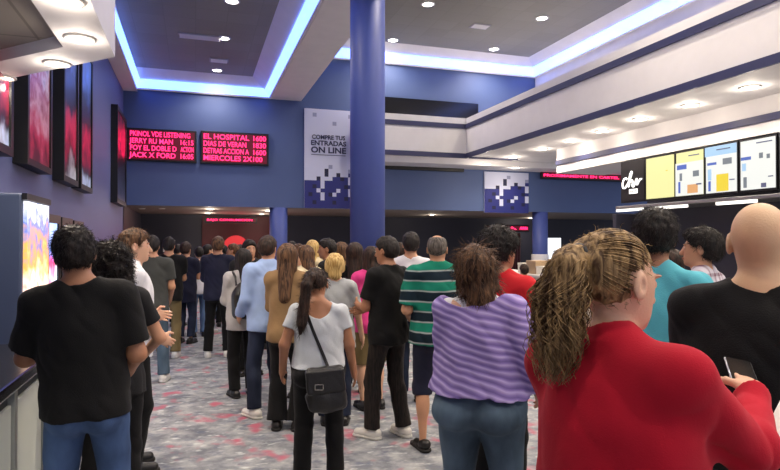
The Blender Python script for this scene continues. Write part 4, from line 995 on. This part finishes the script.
strp = person('man in green and navy striped polo, dark shorts and sandals seen from behind', 437, 121, -14, H=1.745, g=1.10, skin=S_MID, head=(20, 2, 0), sw=.205, top=dict(mat=M_STRIPE, name='polo_shirt', t=.026, hem=.865, sleeve=.88, neck=('collar',), flare=.02, drape=.055), bottom=dict(mat=NAVY, name='shorts', t=.022, frac=1.12, cuff=.03),
    shoes=dict(mat=SH_B, name='sandal', sandal=True, sole=M_SOLED), armL=dict(t=(.19, .21, 1.06), hint=(.35, -1, 0)), armR=A_FRONT, hair=dict(style='balding', mat=H_GREY), feet=((.13, -.02, 14), (.13, .10, 10)))
blkm = person('man in black t-shirt, dark jeans and white trainers standing side-on in the middle', 388, 115, -48, H=1.725, g=1.02, skin=S_TAN, head=(-12, 6, 0), top=TEE(BLK, hem=.83, t=.018, sleeve=.72), bottom=JNS(J_BLK), shoes=TR, armL=A_FRONT, armR=dict(t=(.05, .32, 1.10), hint=(.5, -.5, -1)), hair=dict(style='short', mat=H_BLACK), feet=FST)
wtee = person('dark-haired man in white t-shirt and blue jeans behind the thick column side', 411, 93, 12, H=1.775, skin=S_MID, head=(-20, 2, 0), top=TEE(WHT), bottom=JNS(J_DARK), shoes=BS, armR=A_HANG, hair=dict(style='short', mat=H_BLACK, vol=.018))
redm = person('bushy black-haired man in red t-shirt behind the woman in purple', 498, 160, 22, H=1.745, skin=S_TAN, head=(22, 6, 0), top=TEE(RED2, t=.018), bottom=TRS(BLKP), shoes=BS, armL=A_FRONT, armR=A_FRONT, hair=dict(style='bushy', mat=H_BLACK, vol=.014), hs=1.06)
cyan = person('tall black-haired person in turquoise polo between the ponytail and the bald man', 655, 205, 12, H=1.83, skin=S_TAN, head=(-10, 2, 0), top=dict(mat=CYAN, name='polo_shirt', t=.016, hem=.84, sleeve=.72, neck=('collar',), flare=.012, drape=.02), bottom=JNS(J_DARK), shoes=BS, armL=A_FRONT, armR=dict(t=(.22, .14, 1.02), hint=(1, -.6, 0)), hair=dict(style='bushy', mat=H_BLACK, vol=.002), vox=.007)
plad = person('black-haired man in plaid shirt looking left, beside the bald man', 701, 158, -72, H=1.765, skin=S_MID, head=(-14, 0, 0), top=dict(mat=M_PLAID, name='shirt', t=.018, hem=.84, sleeve=.8, neck=('collar',), flare=.014, drape=.02), bottom=JNS(J_DARK), shoes=BS, armL=A_FRONT, armR=A_FRONT, hair=dict(style='short', mat=H_BLACK, vol=.018), vox=.006)
person('brown-haired person mostly hidden between the turquoise polo and the plaid shirt', 671, 126, -30, H=1.62, fem=True, skin=S_TAN, top=TEE(BROWNT), bottom=JNS(J_DARK), shoes=BS, hair=dict(style='bob', mat=H_DARK, vol=.012, length=.12))
curl = person('woman with curly dark hair tucked behind the man at the left counter', 112, 168, 10, H=1.665, fem=True, skin=S_MID, head=(-55, 10, 0), top=TEE(BLK2, sleeve=.6), bottom=TRS(BLKP), shoes=BS, armL=A_CROSS, armR=dict(t=(.16, .22, 1.03), hint=(.8, -.4, -.6)), hair=dict(style='curly', mat=H_BLACK, vol=.012, length=.10), vox=.007)
prof = person('man in white shirt and dark trousers in right profile near the left counter', 134, 134, 84, H=1.775, skin=S_LIGHT, head=(4, 2, 0), top=dict(mat=WHT, name='shirt', t=.018, hem=.84, sleeve=1.2, neck=('collar',), flare=.014, drape=.02), bottom=TRS(BLKP), shoes=BS, armR=dict(t=(.16, .15, .99), hint=(.2, -1, -.3), curl=.5), armL=dict(t=(.10, .14, 1.12), hint=(.3, -1, -1)), hair=dict(style='short', mat=H_BROWN, vol=.012), vox=.0055)
# -- left of the aisle
person('man in charcoal t-shirt and grey-blue jeans, back turned, left of the aisle', 152, 83, 6, H=1.75, skin=S_MID, top=TEE(DGREY, t=.02), bottom=JNS(J_GREY), shoes=TR, hair=dict(style='short', mat=H_BLACK), feet=FWD, armL=A_FRONT, armR=A_HIP)
person('dark-haired man in black t-shirt and khaki trousers left of the aisle', 169, 68.5, 10, H=1.74, skin=S_MID, top=TEE(BLK, t=.02), bottom=TRS(OLIVE), shoes=TR, hair=dict(style='short', mat=H_BLACK), armR=A_FRONT)
person('person in dark navy top and dark knee-length shorts with arm bent, left of the aisle', 186, 60, 28, H=1.66, skin=S_MID, top=TEE(NAVY, t=.022, hem=.72), bottom=dict(mat=J_DARK, name='jeans', frac=1.9), shoes=BS, hair=dict(style='short', mat=H_DARK, vol=.02), armR=A_FRONT)
person('person in lilac-white shirt at the back between two dark figures', 199, 56, -10, H=1.58, fem=True, skin=S_LIGHT, top=TEE(WHT), bottom=JNS(J_LIGHT), shoes=BS, hair=dict(style='short', mat=H_BLACK))
person('person in grey-green top and light blue jeans at the far end of the aisle', 208, 54, 60, H=1.62, skin=S_MID, top=LONG(PLAIN_G), bottom=JNS(J_LIGHT), shoes=TR, hair=dict(style='short', mat=H_BLACK), armR=A_FRONT)
person('man in black waistcoat, dark trousers and white shoes, back turned at the aisle end', 218, 68, 6, H=1.745, skin=S_MID, top=LONG(NAVY, t=.024), bottom=TRS(BLKP), shoes=TR, hair=dict(style='short', mat=H_BROWN, vol=.02), armL=A_FRONT, feet=FWD)
person('person in ochre shirt facing left beside the man in the waistcoat', 233, 60.5, -80, H=1.64, skin=S_MID, top=TEE(YEL, t=.022), bottom=JNS(J_DARK), shoes=BS, hair=dict(style='short', mat=H_BROWN), armL=A_FRONT, armR=A_FRONT)
person('dark-haired person in white at the far left back of the crowd', 178, 50, 20, H=1.62, skin=S_MID, top=LONG(WHT), bottom=TRS(BLKP), shoes=BS, hair=dict(style='short', mat=H_BLACK))
# -- queue right of the aisle
person('smiling dark-haired man in dark jacket facing the camera in the queue', 249, 78, 166, H=1.70, skin=S_MID, head=(-6, 4, 0), top=LONG(BLK2, t=.024), bottom=TRS(BLKP), shoes=BS, hair=dict(style='short', mat=H_BLACK), vox=.009)
lgj = person('woman with dark hair in light grey jacket and black trousers carrying a black backpack', 243, 91, -18, H=1.60, fem=True, skin=S_MID, top=LONG(LGREY, t=.024, hem=.80, drape=.03), bottom=TRS(BLKP, t=.012), shoes=BS, hair=dict(style='long', mat=H_BLACK, vol=.014, length=.26), armL=A_FRONT, armR=A_HIP)
person('man in light blue long-sleeved shirt and blue jeans in the queue', 267, 102, -28, H=1.735, skin=S_MID, head=(50, 4, 0), top=LONG(LBLUE, t=.024, neck=('collar',)), bottom=JNS(J_DARK), shoes=TR, hair=dict(style='short', mat=H_DARK), armL=A_HIP, armR=A_FRONT, feet=FWD)
person('woman with long brown hair in tan jacket and dark trousers in the queue', 288, 110, 14, H=1.66, fem=True, skin=S_LIGHT, top=LONG(TAN, t=.022), bottom=TRS(BLKP, t=.018, cuff=.05), shoes=BS, hair=dict(style='long', mat=H_BROWN, vol=.014, length=.36), armL=A_FRONT, armR=A_FRONT)
person('brown-haired woman in cream hooded jacket beside the woman in tan', 306, 92, -40, H=1.64, fem=True, skin=S_LIGHT, head=(-20, 8, 0), top=LONG(CREAM, t=.034, neck=('hood',)), bottom=TRS(BLKP), shoes=BS, hair=dict(style='long', mat=H_BROWN, vol=.012, length=.24), armL=A_CROSS, armR=A_CROSS)
person('pale hooded person behind the blond head in the middle of the crowd', 313, 70.5, 12, H=1.70, fem=True, skin=S_LIGHT, top=LONG(CREAM, t=.03, neck=('hood',)), bottom=TRS(BLKP), shoes=BS, hair=dict(style='long', mat=H_BLOND, vol=.01, length=.16))
person('dark-haired man facing left behind the blond head', 328, 83, -70, H=1.715, skin=S_TAN, head=(-20, 6, 0), top=LONG(BLK2), bottom=TRS(BLKP), shoes=BS, hair=dict(style='short', mat=H_BLACK), vox=.009)
person('woman with short blond hair in grey t-shirt behind the woman in white', 335, 107, 2, H=1.56, fem=True, g=1.06, skin=S_LIGHT, head=(-4, 4, 0), top=TEE(GREY, t=.022, hem=.80), bottom=JNS(J_DARK), shoes=BS, hair=dict(style='bob', mat=H_BLOND, vol=.012, length=.06), hs=1.05)
person('woman with long dark brown hair and black top right of the blond head', 355, 88, 8, H=1.66, fem=True, skin=S_LIGHT, top=LONG(BLK), bottom=TRS(BLKP), shoes=BS, hair=dict(style='long', mat=H_DARK, vol=.022, length=.38))
person('woman in bright pink top beside the man in black', 371, 98, -20, H=1.63, fem=True, skin=S_LIGHT, top=TEE(PINK), bottom=TRS(OLIVE, frac=1.0), shoes=BS, hair=dict(style='long', mat=H_DARK, vol=.012, length=.20), armL=A_FRONT)
# -- heads at the back of the crowd
bk = [(262, 63, 1.66, 'cream shirt', CREAM, H_BROWN, 20, 'just left of the queue man in light blue'), (299, 62, 1.64, 'brown top', BROWNT, H_BROWN, 0, 'behind the long-haired women in the queue'), (342, 78, 1.67, 'tan top', TAN, H_BROWN, 30, 'in front of the thick column, left side'),
      (357, 60, 1.62, 'white top', WHT, H_GREY, -20, 'in front of the thick column, right side'), (292, 55, 1.68, 'dark top', BLK2, H_BLACK, 10, 'deep in the crowd below the far left column'), (224, 50, 1.6, 'dark red top', K('dark_red_top', (96, 30, 34)), H_BLACK, 0, 'under the glowing red arch'),
      (318, 56, 1.6, 'grey top', GREY, H_BLACK, 0, 'deep in the crowd under the tall banner'), (399, 70, 1.66, 'brown top', BROWNT, H_DARK, -40, 'hidden behind the man in black, middle of the room'), (240, 55, 1.62, 'black top', BLK, H_DARK, 0, 'at the back, right of the ochre shirt'), (214, 48, 1.58, 'light top', LGREY, H_BLACK, 0, 'at the back, under the red corridor sign'),
      (524, 66, 1.34, 'dark grey top', DGREY, H_DARK, -20, 'bending low at the far concession counter')]
for px, s, hh, cn, cm, hm, az, wh in bk:
    person('distant person with %s %s' % (cn, wh), px, s, az, H=hh, fem=hm in (H_BROWN, H_BLOND), skin=S_MID, top=LONG(cm, t=.022), bottom=TRS(BLKP), shoes=BS, hair=dict(style='short' if hm not in (H_BROWN,) else 'bob', mat=hm, **({} if hm is not H_BROWN else dict(length=.12))), vox=.0135)
# ------------------------------------------------------------------ hair strands of the nearest heads
def project(prims, p, d, want=.004, n=80, step=.01):
    p = V(*p).copy(); d = unit(d)
    for _ in range(n):
        q = float(sdf(p[None].astype(np.float32), prims)[0])
        if q < want: break
        p = p + d * min(max(q - want * .9, .0008), step)
    return p
def ponytail_hair():
    f = red; T = f.T; P = [('el', T((0, -.014, 1.662)), f.RH, (.084, .106, .098), dict(k=.02, clip=[(T((0, .080, 1.716)), f.RH @ V(0, .80, -.60)), (T((0, .008, 1.60)), f.RH @ V(0, .50, -.87))])),
                           ('el', T((0, -.06, 1.67)), f.RH, (.074, .064, .078), dict(k=.03))]
    for sg in (-1, 1): P.append(('el', T((sg * .094, .004, 1.622)), f.RH, (.024, .024, .036), dict(op='s', k=.006)))
    tie = T((0, -.125, 1.685))
    for a, b, ra, rb in (((0, -.11, 1.685), (-.006, -.140, 1.665), .026, .036), ((-.006, -.140, 1.665), (-.015, -.150, 1.59), .036, .044), ((-.015, -.150, 1.59), (-.022, -.140, 1.49), .044, .042), ((-.022, -.140, 1.49), (-.025, -.135, 1.42), .038, .012)):
        P.append(('rc', T(a), T(b), ra, rb, dict(k=.03)))
    fq = np.array((40, 40, 12), np.float32)
    part(f, f.obj, 'hair', P, H_DBLOND, lambda Q: (.006 * vnoise(Q * fq, 3) + .003 * vnoise(Q * fq * 2.3, 4)).astype(np.float32), vox=.0045)
    hair = [c for c in f.obj.children if c.name.startswith('hair')][0]
    q = f.q; paths = []; rad = []; rng = np.random.default_rng(5)
    cen = T((0, -.014, 1.662)); A = np.array((.087, .109, .101))
    def surf(l): l = unit(l); return cen + f.RH @ (l * A)
    tl = unit((f.RH.T @ (tie - cen)) / A)
    for i in range(620):                              # strands combed back from the hairline to the tie
        t = rng.uniform(0, 1); sgn = rng.choice((-1, 1)); ang = sgn * t * R(118)
        st = unit(V(math.sin(ang) * .98, .70 * math.cos(ang) + .12 * (1 - t), .95 * max(math.cos(ang), -.2) * .75 + .02)) if t < .8 else unit(V(sgn * .75, rng.uniform(-.5, .1), rng.uniform(-.7, -.1)))
        om = math.acos(max(-1, min(1, st @ tl))); pts = []; j0 = rng.uniform(-.004, .0075); sag = rng.normal(0, .06)
        u0 = rng.uniform(0, .15); u1 = rng.uniform(.75, 1.0)
        for u in np.linspace(u0, u1, 12):
            l = (math.sin((1 - u) * om) * st + math.sin(u * om) * tl) / math.sin(om); l = l + V(sag * math.sin(u * math.pi), 0, -abs(sag) * .3 * math.sin(u * math.pi))
            l = unit(l); pts.append(cen + f.RH @ (l * (A + j0 * (math.sin(u * math.pi) + .3))))
        paths.append(np.array(pts) * q); rad.append(rng.uniform(.0009, .0021))
    key = [T(p) for p in ((0, -.108, 1.687), (-.006, -.142, 1.672), (-.015, -.152, 1.59), (-.022, -.142, 1.49), (-.028, -.136, 1.385))]; wd = [.014, .038, .052, .056, .036]
    for i in range(620):                              # wavy strands of the tail
        a = rng.uniform(0, 2 * math.pi); rr = rng.uniform(.55, 1.12); ph = rng.uniform(0, 6.3); wv = rng.uniform(.3, 1.2); end = rng.uniform(2.6, 4.0); pts = []
        for u in np.linspace(rng.uniform(0, .6), end, 22):
            k = min(int(u), 3); w = u - k; w_ = w * w * (3 - 2 * w) * .4 + w * .6; c_ = key[k] * (1 - w_) + key[k + 1] * w_; r_ = (wd[k] * (1 - w_) + wd[k + 1] * w_) * rr
            aa = a + .35 * math.sin(u * 2.1 + ph)
            c_ = c_ + V(math.cos(aa) * r_, math.sin(aa) * r_ * .85, 0) + V(math.sin(u * 5 + ph), math.cos(u * 4.3 + ph), 0) * .010 * wv * min(u, 1.8)
            pts.append(c_)
        paths.append(np.array(pts) * q); rad.append(rng.uniform(.0010, .0024))
    tubes('strands', paths, rad, H_DBLOND, hair, 4)
    tie_m = MB(); tie_m.lathe((0, 0, 0), [(.024, -.012), (.031, -.006), (.031, .006), (.024, .012)], SH_B, 16, Matrix.Translation(Vector(T((0, -.116, 1.686)) * q)) @ Matrix.Rotation(R(80), 4, 'X')); tie_m.build('hair_tie', hair)
ponytail_hair()
def loose_strands(f, n, z_top, length, spread, mat, curl=0.0, r=(.001, .0022), back=(-.03, .09), seed=1, sidey=0):
    """strands that fall from the crown over an existing hair part"""
    hair = [c for c in f.obj.children if c.name.startswith('hair')][0]; rng = np.random.default_rng(seed); paths = []; rad = []; cen = f.T((0, -.014, 1.664)); A = np.array(spread) * f.hs
    for i in range(n):
        a = rng.uniform(-R(120), R(120)); top = rng.uniform(.15, .95); pts = []; L_ = rng.uniform(.6, 1.05) * length; ph = rng.uniform(0, 6.3); e = rng.uniform(-.002, .006)
        for u in np.linspace(0, 1, 14):
            el_ = R(90) * (1 - min(1, top + u * 1.6)); dz = max(0, (top + u * 1.6 - 1)) / 1.6 * L_ * 1.6
            l = V(math.sin(a) * math.cos(el_), -math.cos(a) * math.cos(el_), math.sin(el_))
            p = cen + f.RH @ (l * (A + e)); p = p + V(math.sin(u * 7 + ph) * curl + sidey * dz / max(length, .01), math.cos(u * 6 + ph) * curl, -dz); pts.append(p)
        paths.append(np.array(pts) * f.q); rad.append(rng.uniform(*r))
    tubes('strands', paths, rad, mat, hair, 4)
loose_strands(purp, 420, 1, .095, (.098, .110, .108), H_BROWN, .003, (.0012, .0026), seed=3)
# ------------------------------------------------------------------ things carried
M_LEA = plain('black_leather', (24, 23, 24), .38, 0, .5, .3, 120); M_CHR = plain('buckle_metal', (170, 168, 160), .25, 1.0)
def to_world(f, p): 
    c, s_ = math.cos(-f.head), math.sin(-f.head); p = V(*p) * f.q; return V(c * p[0] - s_ * p[1] + f.xy[0], s_ * p[0] + c * p[1] + f.xy[1], p[2])
def strap_mesh(name, f, pts, prims, w, m, parent, want=.004, org=(0, 0, 0), thick=.003):
    """a flat strap laid on the clothing: points are pushed along their given direction until they meet it"""
    P = [project(prims, p, d, want) if d is not None else V(*p) for p, d in pts]
    Q = []
    for i in range(len(P) - 1):
        for u in (0, .5): Q.append(P[i] * (1 - u) + P[i + 1] * u)
    Q.append(P[-1]); Q = np.array(Q); vs = []; fs = []
    for i, p in enumerate(Q):
        t = unit(Q[min(i + 1, len(Q) - 1)] - Q[max(i - 1, 0)]); e = 1e-3
        g_ = np.array([float(sdf((p + d_)[None].astype(np.float32), prims)[0] - sdf((p - d_)[None].astype(np.float32), prims)[0]) for d_ in (V(e, 0, 0), V(0, e, 0), V(0, 0, e))]); nrm = unit(g_ - g_ @ t * t); sd = np.cross(t, nrm)
        for a, b in ((-1, 0), (1, 0), (1, 1), (-1, 1)): vs.append(p + sd * a * w / 2 + nrm * b * thick)
    n = len(Q)
    for i in range(n - 1):
        for k in range(4): fs.append((i * 4 + k, i * 4 + (k + 1) % 4, (i + 1) * 4 + (k + 1) % 4, (i + 1) * 4 + k))
    fs += [(0, 1, 2, 3), ((n - 1) * 4 + 3, (n - 1) * 4 + 2, (n - 1) * 4 + 1, (n - 1) * 4)]
    me = mesh_np(name, np.array(vs) * f.q - np.array(org), np.array(fs), [m], smooth=False); return link(name, me, parent)
def rot_local(f): return -f.head
# shoulder bag on the right hip of the woman in white
f = whi; shp = f.shirt(t=.010, hem=.93, sleeve=.5, neck=('none',), drape=.005) + f.pants(t=.012, waist=.95)[:-1]
bc = V(.075, -.225, .865); bag = empty('shoulder_bag', tuple(to_world(f, bc)), rot_local(f)); tag(bag, 'black leather shoulder bag with flap and buckle on the hip of the woman in white', 'bag')
Mb = rX(R(-6)) @ rY(R(-6))
def bagpart(name, c, r, m, rd=.02, parent=bag, disp=None, vox=.005):
    v, q = net([('bx', V(*c), Mb, r, dict(round=rd, k=0))] + ([('el', V(0, 0, -.12), Mb, (.15, .075, .09), dict(k=.06))] if name == 'bag_body' else []), vox, disp); me = mesh_np(name, v * f.q, q, [m]); return link(name, me, parent)
bagpart('bag_body', (0, 0, -.03), (.155, .066, .175), M_LEA, .05, disp=fold(.012, 4, fx=12, fz=9)); bagpart('flap', (0, -.038, .035), (.157, .044, .10), M_LEA, .03, disp=fold(.007, 8)); 
bk_ = MB(); T_ = Matrix.Translation(Vector((-.05, -.083, .0)) * f.q)
for a, b in (((-.03, .03), (.014, .02)), ((-.03, .03), (-.02, -.014)), ((-.03, -.024), (-.02, .02)), ((.024, .03), (-.02, .02))): bk_.box(a, (-.008, .004), b, M_CHR, T_)
bk_.build('buckle', bag)
st = [((-.10 + .20 * u, -.40, 1.44 - .48 * u), (0, 1, 0)) for u in np.linspace(0, .93, 10)]; sh_ = f.C((-.11, -.0, 1.60)); st = [((-.115, .02, 1.62), (0, 0, -1)), ((-.108, -.05, 1.62), (0, .1, -1))] + st
so = strap_mesh('strap', f, st, shp, .026, M_LEA, None, .006, bc * f.q); so.parent = bag
# black backpack hanging on the back of the woman in the light grey jacket
f = lgj; bp_ = empty('backpack', tuple(to_world(f, (-.05, -.25, 1.18))), rot_local(f)); tag(bp_, 'slouchy black backpack on the back of the woman in the light grey jacket', 'bag')
Mb = I3
v, q = net([('el', V(0, 0, 0), I3, (.135, .085, .20), dict(k=.03)), ('bx', V(0, 0, -.05), I3, (.14, .08, .15), dict(round=.06, k=.05))], .009, fold(.01, 3)); link('bag_body', mesh_np('bag_body', v, q, [M_LEA]), bp_)
v, q = net([('bx', V(0, -.085, -.07), I3, (.10, .03, .08), dict(round=.025, k=0))], .009); link('front_pocket', mesh_np('front_pocket', v, q, [M_LEA]), bp_)
for sx_ in (-.08, .08):
    P_ = [V(sx_, .06, .15), V(sx_, .10, .24), V(sx_, .18, .285), V(sx_, .27, .265), V(sx_ * 1.1, .335, .18), V(sx_ * 1.2, .345, .05), V(sx_ * 1.3, .30, -.06)]; tubes('strap', [np.array(P_)], [.014], M_LEA, bp_, 6, False)
# pen, note pad, phone held by the woman in red
f = red
def held(name, label, cat, parts, loc, rot):
    o = empty(name, tuple(to_world(f, loc))); o.rotation_euler = (Euler((0, 0, -f.head)).to_matrix() @ Euler(rot).to_matrix()).to_euler(); tag(o, label, cat)
    for nm, mb in parts: mb.build(nm, o)
    return o
M_PAPER = plain('white_paper', (238, 236, 230), .8); M_PHB = plain('phone_black', (20, 20, 22), .2); M_PHS = plain('phone_silver', (176, 178, 182), .3, .6)
WR = f.arms[1][2]; dR = f.arms[1][3]
def fuzz(f, n, length, lift, mat, curl=0.0, r=(.0006, .0012), seed=1, down=.6):
    """short strands growing from an existing hair part so its outline is broken"""
    hair = [c for c in f.obj.children if c.name.startswith('hair')][0]; me = hair.data; rng = np.random.default_rng(seed)
    nv = len(me.vertices); co = np.empty(nv * 3, np.float32); no = np.empty(nv * 3, np.float32); me.vertices.foreach_get('co', co); me.vertices.foreach_get('normal', no); co = co.reshape(-1, 3); no = no.reshape(-1, 3)
    idx = rng.integers(0, nv, n); crown = (f.T((0, -.05, 1.75))) * f.q; paths = []; rad = []
    for i in idx:
        p = co[i].astype(float); nn = no[i].astype(float); fl = unit(p - crown) ; fl = unit(fl - fl @ nn * nn); t0 = unit(fl * down + nn * lift + rng.normal(0, .25, 3)); L_ = length * rng.uniform(.6, 1.2); pts = []; ph = rng.uniform(0, 6.3); s_ = unit(np.cross(nn, t0))
        for u in np.linspace(0, 1, 7 if curl else 5):
            d_ = t0 * u * L_ - nn * (u * u) * L_ * .25 * (lift + .3)
            pts.append(p - nn * .004 + d_ + (s_ * math.sin(u * 9 + ph) + nn * math.cos(u * 9 + ph)) * curl * min(1, u * 2))
        paths.append(np.array(pts)); rad.append(rng.uniform(*r))
    tubes('strands', paths, rad, mat, hair, 3)
fuzz(mleft, 2600, .028, .35, H_BLACK, seed=2); fuzz(cyan, 2200, .030, .5, H_BLACK, seed=3); fuzz(redm, 1500, .04, .5, H_BLACK, r=(.0009, .0018), seed=4); fuzz(plad, 1400, .035, .35, H_BLACK, r=(.0009, .0018), seed=5)
fuzz(curl, 1800, .045, .6, H_BLACK, curl=.007, r=(.001, .002), seed=6); fuzz(prof, 1200, .03, .3, H_BROWN, r=(.0008, .0016), seed=7); fuzz(whi, 900, .05, .18, H_DARK, r=(.0008, .0018), seed=8); fuzz(purp, 1200, .07, .25, H_BROWN, r=(.0009, .002), seed=9)
fuzz(red, 900, .032, .12, H_DBLOND, curl=.003, r=(.0005, .0010), seed=10)
# phone, pen and paper in the hands of the woman in red
f = red; W_ = f.arms[1][2]; D_ = f.arms[1][3]
ph = held('smartphone', 'black smartphone with a silver edge held by the woman in red', 'phone',
     [('phone_body', MB().box((-.036, .036), (-.072, .072), (-.004, .003), M_PHS, bev=.003)), ('screen', MB().box((-.033, .033), (-.068, .068), (.003, .005), M_PHB))], W_ + D_ * .10 + V(-.03, .02, .012), (R(20), R(10), R(38)))
pp = held('paper_sheet', 'sheet of white paper below the hand of the woman in red', 'paper',
     [('sheet', MB().box((-.105, .105), (-.148, .148), (0, .0015), M_PAPER))], W_ + V(.125, .06, -.065), (R(30), R(-6), R(0)))
